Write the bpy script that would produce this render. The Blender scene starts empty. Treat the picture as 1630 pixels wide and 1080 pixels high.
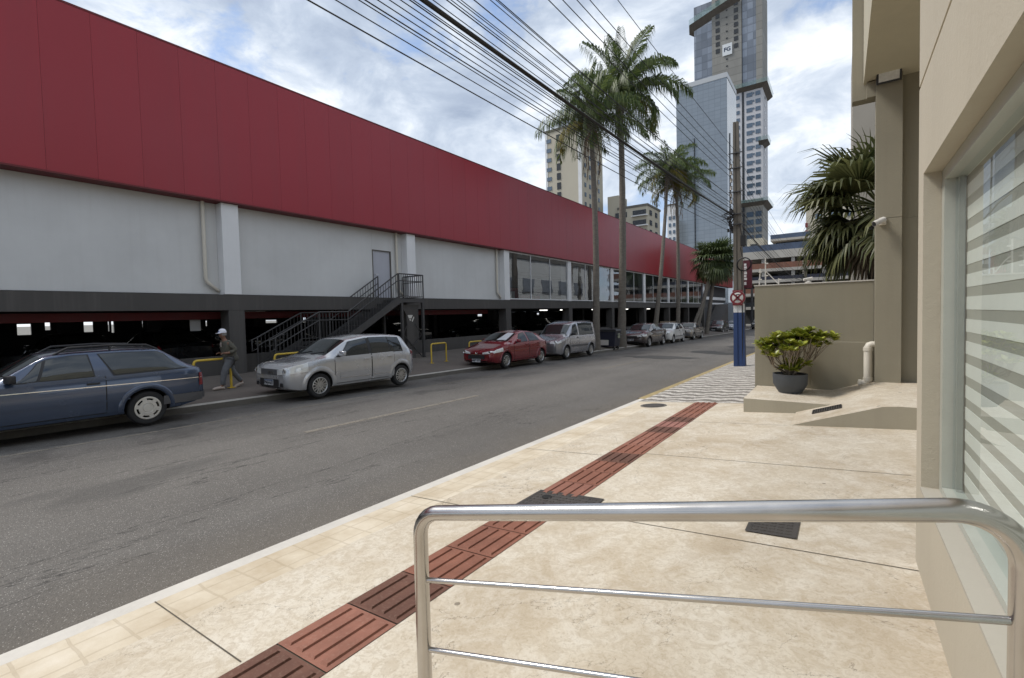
import bpy, bmesh, math, random
from mathutils import Vector, Matrix
random.seed(7)
R = math.radians
SC = bpy.context.scene
COL = SC.collection

# ------------------------------------------------------------------ helpers
class MB:
    """Collects faces and links them as one mesh object."""
    def __init__(s): s.v = []; s.f = []; s.m = []
    def add(s, vs, fs, mi=0):
        o = len(s.v); s.v += [tuple(v) for v in vs]
        for f in fs: s.f.append(tuple(i + o for i in f)); s.m.append(mi)
        return s
    def box(s, a, b, mi=0):
        x0, y0, z0 = a; x1, y1, z1 = b
        if x0 > x1: x0, x1 = x1, x0
        if y0 > y1: y0, y1 = y1, y0
        if z0 > z1: z0, z1 = z1, z0
        vs = [(x0,y0,z0),(x1,y0,z0),(x1,y1,z0),(x0,y1,z0),(x0,y0,z1),(x1,y0,z1),(x1,y1,z1),(x0,y1,z1)]
        return s.add(vs, [(0,3,2,1),(4,5,6,7),(0,1,5,4),(1,2,6,5),(2,3,7,6),(3,0,4,7)], mi)
    def obox(s, c, ux, uy, uz, mi=0):
        """box by centre and three half-axis vectors"""
        c = Vector(c); ux = Vector(ux); uy = Vector(uy); uz = Vector(uz)
        vs = [c+ux*a+uy*b+uz*d for d in (-1,1) for (a,b) in ((-1,-1),(1,-1),(1,1),(-1,1))]
        return s.add(vs, [(0,3,2,1),(4,5,6,7),(0,1,5,4),(1,2,6,5),(2,3,7,6),(3,0,4,7)], mi)
    def bar(s, p, q, w, h=None, mi=0):
        p = Vector(p); q = Vector(q); d = q-p; l = d.length
        if l < 1e-6: return s
        d /= l; up = Vector((0,0,1)) if abs(d.z) < .95 else Vector((1,0,0))
        a = d.cross(up).normalized(); b = a.cross(d)
        return s.obox((p+q)/2, d*(l/2), a*(w/2), b*((h or w)/2), mi)
    def tube(s, pts, r, n=8, mi=0, caps=True):
        pts = [Vector(p) for p in pts]; k = len(pts)
        rs = r if isinstance(r, (list, tuple)) else [r]*k
        rings = []; ref = None
        for i, p in enumerate(pts):
            d = (pts[min(i+1,k-1)] - pts[max(i-1,0)]).normalized()
            if ref is None:
                ref = Vector((0,0,1)) if abs(d.z) < .9 else Vector((1,0,0))
            a = d.cross(ref).normalized(); b = a.cross(d).normalized(); ref = b
            rings.append([p + (a*math.cos(2*math.pi*j/n) + b*math.sin(2*math.pi*j/n))*rs[i] for j in range(n)])
        vs = [v for r_ in rings for v in r_]
        fs = [(i*n+j, i*n+(j+1)%n, (i+1)*n+(j+1)%n, (i+1)*n+j) for i in range(k-1) for j in range(n)]
        if caps: fs += [tuple(range(n-1,-1,-1)), tuple((k-1)*n+j for j in range(n))]
        return s.add(vs, fs, mi)
    def lathe(s, prof, n=24, c=(0,0,0), axis='z', mi=0, closed=False):
        """prof: list of (radius, height)"""
        k = len(prof); vs = []
        for (r, h) in prof:
            for j in range(n):
                a = 2*math.pi*j/n; x, y = r*math.cos(a), r*math.sin(a)
                if axis == 'z': vs.append((c[0]+x, c[1]+y, c[2]+h))
                elif axis == 'y': vs.append((c[0]+x, c[1]+h, c[2]+y))
                else: vs.append((c[0]+h, c[1]+x, c[2]+y))
        fs = [(i*n+j, i*n+(j+1)%n, ((i+1)%k)*n+(j+1)%n, ((i+1)%k)*n+j) for i in range(k if closed else k-1) for j in range(n)]
        return s.add(vs, fs, mi)
    def prism(s, poly, h0, h1, axis='z', mi=0):
        """polygon extruded; axis 'z': poly (x,y); 'y': poly (x,z); 'x': poly (y,z)"""
        n = len(poly)
        def P(p, h): return {'z': (p[0],p[1],h), 'y': (p[0],h,p[1]), 'x': (h,p[0],p[1])}[axis]
        vs = [P(p,h0) for p in poly] + [P(p,h1) for p in poly]
        fs = [tuple(range(n-1,-1,-1)), tuple(range(n,2*n))] + [(i,(i+1)%n,n+(i+1)%n,n+i) for i in range(n)]
        return s.add(vs, fs, mi)
    def grid(s, rows, mi=0):
        k = len(rows[0]); vs = [p for r in rows for p in r]
        fs = [(i*k+j, i*k+j+1, (i+1)*k+j+1, (i+1)*k+j) for i in range(len(rows)-1) for j in range(k-1)]
        return s.add(vs, fs, mi)
    def build(s, name, mats, parent=None, smooth=None, bevel=0, recalc=True):
        me = bpy.data.meshes.new(name)
        me.from_pydata(s.v, [], s.f)
        for m in (mats if isinstance(mats, (list,tuple)) else [mats]): me.materials.append(m)
        for p, mi in zip(me.polygons, s.m): p.material_index = mi
        if recalc or bevel:
            bm = bmesh.new(); bm.from_mesh(me)
            if recalc: bmesh.ops.recalc_face_normals(bm, faces=bm.faces)
            if bevel:
                es = [e for e in bm.edges if len(e.link_faces) == 2 and e.calc_face_angle(0) > R(35)]
                bmesh.ops.bevel(bm, geom=es, offset=bevel, segments=2, affect='EDGES', clamp_overlap=True, profile=.5)
            bm.to_mesh(me); bm.free()
        if smooth:
            for p in me.polygons: p.use_smooth = True
            me.set_sharp_from_angle(angle=R(smooth))
        me.update()
        o = bpy.data.objects.new(name, me); COL.objects.link(o)
        if parent: o.parent = parent
        return o

def tag(o, label=None, cat=None, group=None, kind=None):
    if label: o['label'] = label
    if cat: o['category'] = cat
    if group: o['group'] = group
    if kind: o['kind'] = kind
    return o
def thing(name, label, cat, loc=(0,0,0), rz=0, group=None):
    o = bpy.data.objects.new(name, None); COL.objects.link(o)
    o.location = loc; o.rotation_euler = (0,0,rz); o.empty_display_size = .2
    return tag(o, label, cat, group)
def copy_tree(o, parent=None):
    c = o.copy(); COL.objects.link(c)
    if parent: c.parent = parent
    for ch in list(o.children): copy_tree(ch, c)
    return c
def structure(mb, name, m, **k): return tag(mb.build(name, m, **k), kind='structure')
def text_mesh(txt, size, m, name, parent=None, depth=.002, bold=0.0):
    cu = bpy.data.curves.new(name, 'FONT'); cu.body = txt; cu.size = size; cu.extrude = depth; cu.offset = bold
    cu.align_x = 'CENTER'; cu.align_y = 'CENTER'
    t = bpy.data.objects.new(name+'_src', cu); COL.objects.link(t)
    dg = bpy.context.evaluated_depsgraph_get()
    me = bpy.data.meshes.new_from_object(t.evaluated_get(dg)); bpy.data.objects.remove(t)
    me.materials.clear(); me.materials.append(m)
    o = bpy.data.objects.new(name, me); COL.objects.link(o)
    if parent: o.parent = parent
    return o

# ------------------------------------------------------------------ materials
def new_mat(name):
    m = bpy.data.materials.new(name); m.use_nodes = True
    nt = m.node_tree; b = nt.nodes['Principled BSDF']
    return m, nt, b
class NT:
    def __init__(s, nt): s.nt = nt
    def n(s, t, **k):
        x = s.nt.nodes.new(t)
        for a, v in k.items():
            if a in ('op',): x.operation = v
            elif a == 'ins':
                for i, w in v.items(): x.inputs[i].default_value = w
            else: setattr(x, a, v)
        return x
    def l(s, a, b): s.nt.links.new(a, b)
    def math(s, op, a, b=None, clamp=False):
        x = s.n('ShaderNodeMath', op=op); x.use_clamp = clamp
        for i, v in enumerate((a, b)):
            if v is None: continue
            if isinstance(v, (int,float)): x.inputs[i].default_value = v
            else: s.l(v, x.inputs[i])
        return x.outputs[0]
    def ramp(s, f, stops):
        x = s.n('ShaderNodeValToRGB'); e = x.color_ramp.elements
        while len(e) < len(stops): e.new(.5)
        for i, (p, c) in enumerate(stops):
            e[i].position = p; e[i].color = tuple(c)+(1,) if len(c) == 3 else c
        s.l(f, x.inputs[0]); return x.outputs[0]
    def noise(s, vec, scale, detail=4, rough=.55, dist=0):
        x = s.n('ShaderNodeTexNoise', ins={'Scale':scale,'Detail':detail,'Roughness':rough,'Distortion':dist})
        if vec is not None: s.l(vec, x.inputs['Vector'])
        return x.outputs['Fac']
    def mix(s, f, a, b, mode='MIX'):
        x = s.n('ShaderNodeMix', data_type='RGBA', blend_type=mode)
        for i, v in ((0,f),(6,a),(7,b)):
            if isinstance(v, (int,float)): x.inputs[i].default_value = v
            elif isinstance(v, tuple): x.inputs[i].default_value = v if len(v)==4 else v+(1,)
            else: s.l(v, x.inputs[i])
        return x.outputs[2]
    def map(s, scale=(1,1,1), coord='Object', rot=(0,0,0)):
        t = s.n('ShaderNodeTexCoord'); mp = s.n('ShaderNodeMapping')
        mp.inputs['Scale'].default_value = scale; mp.inputs['Rotation'].default_value = rot
        s.l(t.outputs[coord], mp.inputs[0]); return mp.outputs[0]
    def bump(s, h, strength, dist=.01):
        x = s.n('ShaderNodeBump', ins={'Strength':strength,'Distance':dist}); s.l(h, x.inputs['Height']); return x.outputs[0]

def c3(c, k): return tuple(max(0,min(1,x*k)) for x in c)
def pm(name, base, rough=.7, var=.12, scale=6, bump=.0, bscale=60, metal=0, coat=0, spec=.5, stretch=(1,1,1), bdist=.004):
    """plain painted / mineral / metal surface with two scales of tone variation and a fine relief"""
    m, nt, b = new_mat(name); N = NT(nt)
    v = N.map(stretch)
    f = N.noise(v, scale, 6, .6); g = N.noise(v, scale*9, 3, .6)
    h = N.math('ADD', N.math('MULTIPLY', f, .7), N.math('MULTIPLY', g, .3))
    col = N.ramp(h, [(.3, c3(base,1-var)), (.5, base), (.72, c3(base,1+var))])
    N.l(col, b.inputs['Base Color'])
    rr = N.n('ShaderNodeMapRange', ins={1:.3,2:.7,3:max(.02,rough-.07),4:min(1,rough+.07)}); N.l(f, rr.inputs[0]); N.l(rr.outputs[0], b.inputs['Roughness'])
    b.inputs['Metallic'].default_value = metal
    b.inputs['Specular IOR Level'].default_value = spec
    b.inputs['Coat Weight'].default_value = coat; b.inputs['Coat Roughness'].default_value = .06
    if bump: N.l(N.bump(N.noise(v, bscale, 3), bump, bdist), b.inputs['Normal'])
    return m

M = {}
M['stucco_white'] = None
def wall_paint(name, base, streak=.25, scale=1.0, var=.06, grime=(.32,.30,.27)):
    m, nt, b = new_mat(name); N = NT(nt)
    v = N.map((1,1,1)); vs = N.map((3.0,3.0,.12))
    f = N.noise(v, .6*scale, 5, .6); s = N.noise(vs, 1.6*scale, 5, .65); g = N.noise(v, 30, 3)
    col = N.ramp(f, [(.3, c3(base,1-var)), (.7, c3(base,1+var))])
    k = N.ramp(s, [(.5,(0,0,0)),(.85,(1,1,1))])
    col = N.mix(N.math('MULTIPLY', k, streak), col, grime)
    N.l(col, b.inputs['Base Color']); b.inputs['Roughness'].default_value = .8; b.inputs['Specular IOR Level'].default_value = .25
    N.l(N.bump(N.math('ADD', g, N.math('MULTIPLY', N.noise(v, 140, 2), .6)), .4, .004), b.inputs['Normal'])
    return m
M['white_wall'] = wall_paint('white_wall_paint', (.62,.625,.62), .12)
M['pilaster'] = wall_paint('pilaster_paint', (.74,.745,.75), .10)
M['dark_grey'] = wall_paint('dark_grey_paint', (.085,.08,.076), .15)
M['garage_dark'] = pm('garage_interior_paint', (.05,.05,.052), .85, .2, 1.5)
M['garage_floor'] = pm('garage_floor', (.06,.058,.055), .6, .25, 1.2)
M['red_panel'] = pm('red_metal_panel', (.245,.015,.024), .40, .06, .35, .12, 3, spec=.45, bdist=.02)
def red_panels():
    m, nt, b = new_mat('red_cladding'); N = NT(nt); base = (.305,.016,.026); ge = N.n('ShaderNodeNewGeometry'); v = N.map()
    col = N.mix(ge.outputs['Random Per Island'], c3(base,.975), c3(base,1.025))
    st = N.noise(N.map((1,2.2,.10)), 1.2, 6, .65); col = N.mix(N.math('MULTIPLY', N.ramp(st, [(.5,(0,0,0)),(.8,(1,1,1))]), .22), col, (.16,.03,.035))
    fade = N.noise(v, .16, 4, .6); col = N.mix(N.math('MULTIPLY', N.ramp(fade, [(.35,(0,0,0)),(.7,(1,1,1))]), .25), col, (.30,.045,.06))
    N.l(col, b.inputs['Base Color']); b.inputs['Roughness'].default_value = .36; b.inputs['Specular IOR Level'].default_value = .45
    N.l(N.bump(N.noise(N.map((1,1,.35)), .9, 2), .22, .03), b.inputs['Normal']); return m
M['red_cladding'] = red_panels()
M['red_beam'] = pm('dark_red_paint', (.13,.012,.014), .6, .2, 3)
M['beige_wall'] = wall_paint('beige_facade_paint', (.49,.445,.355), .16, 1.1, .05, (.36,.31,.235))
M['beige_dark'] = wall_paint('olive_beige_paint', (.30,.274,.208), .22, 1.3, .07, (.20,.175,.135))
M['sill'] = wall_paint('sill_paint', (.42,.39,.33), .1, 1.4, .05)
M['pvc'] = pm('pvc_pipe', (.62,.58,.50), .45, .08, 5)
M['steel_dark'] = pm('painted_dark_steel', (.055,.053,.053), .5, .2, 8)
M['stainless'] = None
M['yellow'] = pm('yellow_paint', (.62,.43,.05), .5, .15, 10)
M['black_rubber'] = pm('tyre_rubber', (.018,.018,.019), .8, .2, 20, .2, 120)
M['black_plastic'] = pm('black_plastic', (.022,.022,.024), .55, .15, 15)
M['grey_plastic'] = pm('grey_plastic', (.09,.09,.095), .6, .15, 15)
M['rim_silver'] = pm('wheel_silver', (.58,.58,.57), .32, .08, 20, metal=.8)
M['hubcap'] = pm('hubcap_paint', (.62,.60,.55), .4, .1, 20, metal=.35)
M['chrome'] = pm('chrome', (.8,.8,.8), .12, .05, 10, metal=1)
M['white_plate'] = pm('plate_white', (.62,.64,.66), .4, .05, 10)
M['ink'] = pm('dark_ink', (.02,.025,.035), .6, .1, 10)
M['tail_red'] = pm('tail_lamp_red', (.20,.012,.015), .15, .15, 12, coat=.6)
M['amber'] = pm('amber_lens', (.5,.16,.03), .2, .1, 12, coat=.5)
M['under'] = pm('underbody_black', (.012,.012,.012), .9, .2, 6)
M['seat_dark'] = pm('seat_cloth', (.03,.028,.028), .9, .2, 8)

def stainless():
    m, nt, b = new_mat('brushed_stainless'); N = NT(nt)
    f = N.noise(N.map(), 9, 3)
    N.l(N.ramp(f, [(.3,(.49,.465,.44)),(.7,(.56,.54,.515))]), b.inputs['Base Color'])
    rr = N.n('ShaderNodeMapRange', ins={1:.3,2:.7,3:.20,4:.27}); N.l(f, rr.inputs[0]); N.l(rr.outputs[0], b.inputs['Roughness'])
    b.inputs['Metallic'].default_value = 1
    return m
M['stainless'] = stainless()

def paint(name, base, metal=.35, rough=.24, var=.05):
    m, nt, b = new_mat(name); N = NT(nt)
    v = N.map(); f = N.noise(v, 2.2, 5, .6); g = N.noise(v, 900, 1)
    col = N.ramp(f, [(.3, c3(base,1-var)), (.7, c3(base,1+var))])
    dz = N.n('ShaderNodeSeparateXYZ'); N.l(N.map(), dz.inputs[0])
    d = N.noise(v, 2.5, 4, .5)
    col = N.mix(N.math('MULTIPLY', N.ramp(d, [(.52,(0,0,0)),(.8,(1,1,1))]), .05), col, (.16,.145,.125))   # road dust film
    N.l(col, b.inputs['Base Color']); b.inputs['Metallic'].default_value = metal
    rr = N.n('ShaderNodeMapRange', ins={1:.35,2:.75,3:rough,4:rough+.05}); N.l(d, rr.inputs[0]); N.l(rr.outputs[0], b.inputs['Roughness'])
    b.inputs['Coat Weight'].default_value = 1.0; b.inputs['Coat Roughness'].default_value = .03
    return m
P_BLUE = paint('blue_car_paint', (.05,.074,.128), .45)
P_SILVER = paint('silver_car_paint', (.50,.51,.53), .55)
P_RED = paint('dark_red_car_paint', (.19,.010,.018), .3)
P_MPV = paint('grey_silver_car_paint', (.36,.36,.385), .6)
P_BROWN = paint('brown_car_paint', (.085,.068,.066), .5)
P_WHITE = paint('white_car_paint', (.68,.68,.66), 0)
P_BEIGE = paint('beige_car_paint', (.26,.235,.20), .4)
P_BLACK = paint('black_car_paint', (.014,.015,.018), .2)
P_SILVERBLUE = paint('pale_blue_car_paint', (.36,.39,.44), .5)

def glass_tint(name, tint, refl=.12, rough=.02, clear=.35, graze=.75):
    """dark glazing: fresnel reflection over a tinted see-through layer"""
    m = bpy.data.materials.new(name); m.use_nodes = True; nt = m.node_tree; nt.nodes.clear(); N = NT(nt)
    out = N.n('ShaderNodeOutputMaterial'); tr = N.n('ShaderNodeBsdfTransparent'); gl = N.n('ShaderNodeBsdfGlossy'); df = N.n('ShaderNodeBsdfDiffuse')
    tr.inputs[0].default_value = tint+(1,); gl.inputs['Roughness'].default_value = rough; gl.inputs[0].default_value = (.9,.95,1,1)
    df.inputs[0].default_value = c3(tint,.25)+(1,)
    v = N.map(); N.l(N.bump(N.noise(v, .9, 2), .05, .06), gl.inputs['Normal'])
    ge = N.n('ShaderNodeNewGeometry'); dt = N.n('ShaderNodeVectorMath', operation='DOT_PRODUCT'); N.l(ge.outputs['Normal'], dt.inputs[0]); N.l(ge.outputs['Incoming'], dt.inputs[1])
    fr = N.math('POWER', N.math('SUBTRACT', 1.0, N.math('ABSOLUTE', dt.outputs['Value'])), 5.0)
    fac = N.math('ADD', N.math('MULTIPLY', fr, graze), refl, clamp=True)
    m1 = N.n('ShaderNodeMixShader'); m1.inputs[0].default_value = clear; N.l(df.outputs[0], m1.inputs[1]); N.l(tr.outputs[0], m1.inputs[2])
    m2 = N.n('ShaderNodeMixShader'); N.l(fac, m2.inputs[0]); N.l(m1.outputs[0], m2.inputs[1]); N.l(gl.outputs[0], m2.inputs[2])
    N.l(m2.outputs[0], out.inputs[0]); return m
M['car_glass'] = glass_tint('car_glass', (.16,.18,.18), .075, .03, .5)
M['shop_glass'] = glass_tint('shop_glass', (.45,.48,.5), .22, .01, .85)
M['lamp_glass'] = pm('headlamp_lens', (.72,.73,.72), .15, .22, 14, coat=.8, metal=.15)
M['show_glass'] = glass_tint('showroom_glass', (.92,.96,.94), .07, .008, .97, .75)
M['tower_win'] = pm('tower_window_glass', (.10,.14,.19), .15, .3, 2, metal=.3, coat=.4)
M['dark_win'] = pm('dark_window', (.025,.028,.032), .25, .3, 2)

def asphalt():
    m, nt, b = new_mat('worn_asphalt'); N = NT(nt)
    v = N.map(); vl = N.map((1.0,.06,1))
    big = N.noise(v, .22, 5, .6); track = N.noise(vl, .9, 4, .55); fine = N.noise(v, 55, 3, .7)
    col = N.ramp(big, [(.3,(.112,.104,.095)),(.55,(.138,.129,.118)),(.75,(.160,.150,.138))])
    col = N.mix(N.math('MULTIPLY', N.ramp(track, [(.42,(0,0,0)),(.7,(1,1,1))]), .35), col, (.07,.065,.06))
    col = N.mix(.5, col, N.ramp(fine, [(.3,(.3,.3,.3)),(.55,(.5,.5,.5)),(.75,(.78,.76,.72))]), 'OVERLAY')
    vo = N.n('ShaderNodeTexVoronoi', ins={'Scale':88.0,'Randomness':1.0}); N.l(v, vo.inputs['Vector'])
    wn = N.n('ShaderNodeTexWhiteNoise'); N.l(vo.outputs['Position'], wn.inputs['Vector'])
    chip = N.math('MULTIPLY', N.math('LESS_THAN', vo.outputs['Distance'], .30), N.math('GREATER_THAN', wn.outputs['Value'], .78))
    col = N.mix(N.math('MULTIPLY', chip, .9), col, (.42,.40,.37))
    chip2 = N.math('MULTIPLY', N.math('LESS_THAN', vo.outputs['Distance'], .34), N.math('LESS_THAN', wn.outputs['Value'], .2))
    col = N.mix(N.math('MULTIPLY', chip2, .6), col, (.03,.028,.027))
    # cracks: thin zero-crossings of a stretched noise, only in some places
    ck = N.noise(N.map((.75,.09,1)), .8, 8, .62, .3); d = N.math('ABSOLUTE', N.math('SUBTRACT', ck, .5))
    crack = N.math('MULTIPLY', N.math('LESS_THAN', d, .0022), N.math('GREATER_THAN', N.noise(v, .13, 2), .52))
    col = N.mix(N.math('MULTIPLY', crack, .7), col, (.03,.028,.027))
    pn = N.noise(N.map((.7,.22,1)), .5, 3, .5, .4)
    col = N.mix(N.math('MULTIPLY', N.ramp(pn, [(.66,(0,0,0)),(.675,(1,1,1))]), .38), col, (.052,.050,.048))   # patch repairs
    px = N.n('ShaderNodeSeparateXYZ'); N.l(v, px.inputs[0])
    gut = N.n('ShaderNodeMapRange', ins={1:-4.6,2:-3.5,3:0,4:1}); N.l(N.math('ADD', px.outputs[0], N.math('MULTIPLY', N.math('SUBTRACT', N.noise(v, .8, 4), .5), 1.6)), gut.inputs[0])
    col = N.mix(N.math('MULTIPLY', gut.outputs[0], .45), col, (.135,.112,.083))     # dust gathered along the near kerb
    oil = N.noise(v, .55, 6, .7); lane = N.math('LESS_THAN', px.outputs[0], -8.6)
    col = N.mix(N.math('MULTIPLY', N.math('MULTIPLY', N.ramp(oil, [(.50,(0,0,0)),(.62,(1,1,1))]), lane), .55), col, (.045,.042,.040))   # oil drips where cars stand
    col = N.mix(N.math('MULTIPLY', N.ramp(N.noise(v, 1.1, 7, .7), [(.55,(0,0,0)),(.7,(1,1,1))]), .22), col, (.055,.05,.046))
    N.l(col, b.inputs['Base Color']); b.inputs['Roughness'].default_value = .82; b.inputs['Specular IOR Level'].default_value = .35
    N.l(N.bump(N.math('ADD', fine, N.math('MULTIPLY', vo.outputs['Distance'], .8)), .55, .008), b.inputs['Normal'])
    return m
M['asphalt'] = asphalt()
def sidewalk_concrete():
    m, nt, b = new_mat('stained_beige_concrete'); N = NT(nt)
    v = N.map(); v2 = N.map((1,.8,1), rot=(0,0,R(35)))
    big = N.noise(v, .75, 6, .62, .5); mid = N.noise(v2, 3.2, 8, .72, .8); fine = N.noise(v, 38, 5, .75, 1.5)
    col = N.ramp(big, [(.30,(.41,.335,.24)),(.46,(.51,.435,.33)),(.58,(.59,.525,.42)),(.72,(.66,.605,.515))])
    col = N.mix(N.math('MULTIPLY', N.ramp(mid, [(.42,(0,0,0)),(.62,(1,1,1))]), .62), col, (.69,.645,.56))
    vein = N.noise(v, 12, 7, .68, 1.6); col = N.mix(N.math('MULTIPLY', N.ramp(vein, [(.47,(0,0,0)),(.56,(1,1,1))]), .40), col, (.42,.345,.245))
    col = N.mix(N.math('MULTIPLY', N.ramp(fine, [(.50,(0,0,0)),(.66,(1,1,1))]), .44), col, (.32,.25,.165))
    col = N.mix(N.math('MULTIPLY', N.ramp(N.noise(v, 85, 3, .7), [(.55,(0,0,0)),(.75,(1,1,1))]), .35), col, (.66,.60,.50))
    ck = N.noise(v, .9, 9, .6, .6); d = N.math('ABSOLUTE', N.math('SUBTRACT', ck, .47))
    vs_ = N.n('ShaderNodeTexVoronoi', ins={'Scale':2.6,'Randomness':1.0}); N.l(v, vs_.inputs['Vector']); ws_ = N.n('ShaderNodeTexWhiteNoise'); N.l(vs_.outputs['Position'], ws_.inputs['Vector'])
    spot = N.math('MULTIPLY', N.math('LESS_THAN', vs_.outputs['Distance'], N.math('MULTIPLY', ws_.outputs['Value'], .055)), N.math('GREATER_THAN', ws_.outputs['Value'], .45))
    col = N.mix(N.math('MULTIPLY', spot, .65), col, (.10,.08,.06))      # trodden gum and specks
    crack = N.math('MULTIPLY', N.math('LESS_THAN', d, .0013), N.math('GREATER_THAN', N.noise(v, .55, 2), .5))
    col = N.mix(N.math('MULTIPLY', crack, .55), col, (.12,.095,.07))
    N.l(col, b.inputs['Base Color']); b.inputs['Roughness'].default_value = .75; b.inputs['Specular IOR Level'].default_value = .3
    N.l(N.bump(N.math('ADD', N.math('MULTIPLY', fine, .6), mid), .35, .006), b.inputs['Normal'])
    return m
M['concrete'] = sidewalk_concrete()
def stamped():
    m, nt, b = new_mat('stamped_border_concrete'); N = NT(nt)
    v = N.map(); big = N.noise(v, 2.2, 6, .65); fine = N.noise(v, 45, 4, .7)
    w = N.n('ShaderNodeVectorMath', operation='ADD'); N.l(v, w.inputs[0])
    nv = N.n('ShaderNodeTexNoise', ins={'Scale':3.0}); N.l(v, nv.inputs['Vector'])
    sc = N.n('ShaderNodeVectorMath', operation='SCALE'); sc.inputs['Scale'].default_value = .05; N.l(nv.outputs['Color'], sc.inputs[0]); N.l(sc.outputs[0], w.inputs[1])
    mp = N.n('ShaderNodeMapping'); mp.inputs['Rotation'].default_value = (0,0,R(90)); N.l(w.outputs[0], mp.inputs[0])
    br = N.n('ShaderNodeTexBrick', ins={'Scale':1.0,'Mortar Size':.008,'Brick Width':.21,'Row Height':.19}); br.offset = 0.0; N.l(mp.outputs[0], br.inputs['Vector'])
    col = N.ramp(big, [(.3,(.46,.375,.26)),(.55,(.60,.525,.405)),(.75,(.70,.635,.53))])
    col = N.mix(N.math('MULTIPLY', br.outputs['Fac'], .32), col, (.33,.26,.17))
    N.l(col, b.inputs['Base Color']); b.inputs['Roughness'].default_value = .75
    N.l(N.bump(N.math('SUBTRACT', N.math('MULTIPLY', fine, .5), br.outputs['Fac']), .4, .006), b.inputs['Normal'])
    return m
M['stamped'] = stamped()
M['kerb_white'] = pm('white_painted_kerb', (.58,.55,.50), .7, .12, 3, .3, 40)
M['kerb_yellow'] = pm('faded_yellow_kerb', (.33,.255,.12), .75, .32, 2.5, .3, 40)
M['kerb_grey'] = pm('old_kerb_concrete', (.14,.13,.115), .85, .25, 2, .4, 30)
M['joint'] = pm('joint_sealant', (.10,.085,.065), .9, .2, 10)
M['tactile'] = None
def tactile(name, base):
    m, nt, b = new_mat(name); N = NT(nt); v = N.map()
    f = N.noise(v, 4, 6, .65); g = N.noise(v, 60, 3)
    col = N.ramp(f, [(.3, c3(base,.78)), (.55, base), (.75, c3(base,1.25))])
    col = N.mix(N.math('MULTIPLY', N.ramp(g, [(.55,(0,0,0)),(.75,(1,1,1))]), .18), col, (.45,.34,.26))
    N.l(col, b.inputs['Base Color']); b.inputs['Roughness'].default_value = .72; b.inputs['Specular IOR Level'].default_value = .3
    N.l(N.bump(g, .2, .003), b.inputs['Normal']); return m
TACT = [tactile('tactile_red_%d' % i, c) for i, c in enumerate([(.235,.098,.064),(.26,.115,.08),(.135,.064,.045),(.30,.14,.112)])]
def mosaic():
    m, nt, b = new_mat('wavy_stone_mosaic'); N = NT(nt)
    v = N.map(); sx = N.n('ShaderNodeSeparateXYZ'); N.l(v, sx.inputs[0])
    wob = N.math('MULTIPLY', N.math('SUBTRACT', N.noise(v, 1.3, 3), .5), .5)
    wv = N.math('MULTIPLY', N.math('PINGPONG', N.math('ADD', sx.outputs[0], 10), .26), .62)
    ph = N.math('ADD', N.math('ADD', sx.outputs[1], wv), wob)
    band = N.math('SINE', N.math('MULTIPLY', ph, 2*math.pi/.42))
    vo = N.n('ShaderNodeTexVoronoi', ins={'Scale':22.0}); vo.feature = 'DISTANCE_TO_EDGE'; N.l(v, vo.inputs['Vector'])
    vc = N.n('ShaderNodeTexVoronoi', ins={'Scale':22.0}); N.l(v, vc.inputs['Vector'])
    tone = N.n('ShaderNodeSeparateColor'); N.l(vc.outputs['Color'], tone.inputs[0])
    k = N.math('GREATER_THAN', N.math('ADD', band, N.math('MULTIPLY', N.math('SUBTRACT', tone.outputs[0], .5), .7)), .05)
    wh = N.mix(tone.outputs[1], (.44,.41,.37), (.62,.59,.54)); bk = N.mix(tone.outputs[2], (.13,.115,.10), (.22,.20,.175))
    col = N.mix(k, bk, wh); gap = N.math('LESS_THAN', vo.outputs['Distance'], .035)
    col = N.mix(N.math('MULTIPLY', gap, .6), col, (.16,.14,.115))
    N.l(col, b.inputs['Base Color']); b.inputs['Roughness'].default_value = .7
    N.l(N.bump(vo.outputs['Distance'], .4, .006), b.inputs['Normal']); return m
M['mosaic'] = mosaic()
M['far_walk'] = pm('old_pavement_concrete', (.135,.115,.098), .85, .3, .7, .4, 25)
M['far_ground'] = pm('distant_ground', (.16,.15,.13), .9, .25, .05)
M['iron'] = pm('cast_iron', (.055,.048,.042), .65, .25, 12, .8, 90)
M['trunk'] = pm('palm_trunk_bark', (.155,.138,.115), .9, .35, 4, .8, 14, stretch=(1,1,3), bdist=.03)
M['pole_conc'] = pm('weathered_pole_concrete', (.145,.128,.105), .9, .28, 3, .6, 20, stretch=(3,3,.4))
M['pole_white'] = pm('white_pole_paint', (.66,.66,.65), .7, .12, 5)
M['pole_blue'] = pm('blue_pole_paint', (.018,.045,.135), .6, .15, 5)
M['cable'] = pm('black_cable', (.012,.012,.013), .6, .1, 5)
M['ceramic'] = pm('insulator_porcelain', (.6,.57,.52), .25, .1, 10)
M['sign_red'] = pm('sign_red', (.17,.012,.018), .45, .1, 8)
M['pylon_red'] = pm('pylon_dark_red', (.075,.008,.013), .45, .1, 8)
M['sign_white'] = pm('sign_white', (.60,.58,.54), .5, .08, 8)
M['pot'] = pm('dark_grey_pot', (.065,.072,.08), .6, .12, 6, .2, 60)
M['soil'] = pm('soil', (.05,.035,.025), .95, .3, 20, .6, 60)
M['bark'] = pm('shrub_bark', (.24,.20,.15), .9, .3, 15)
M['navy'] = pm('navy_plastic', (.016,.018,.034), .5, .2, 4)
M['plywood'] = pm('plywood', (.36,.28,.20), .8, .1, 3, stretch=(1,1,6))
M['skin'] = pm('skin', (.22,.115,.075), .6, .1, 10)
M['jacket'] = pm('olive_jacket_cloth', (.105,.10,.08), .95, .25, 9, .6, 40, bdist=.01)
M['trouser'] = pm('grey_trouser_cloth', (.13,.135,.145), .95, .25, 9, .5, 40, bdist=.01)
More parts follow.
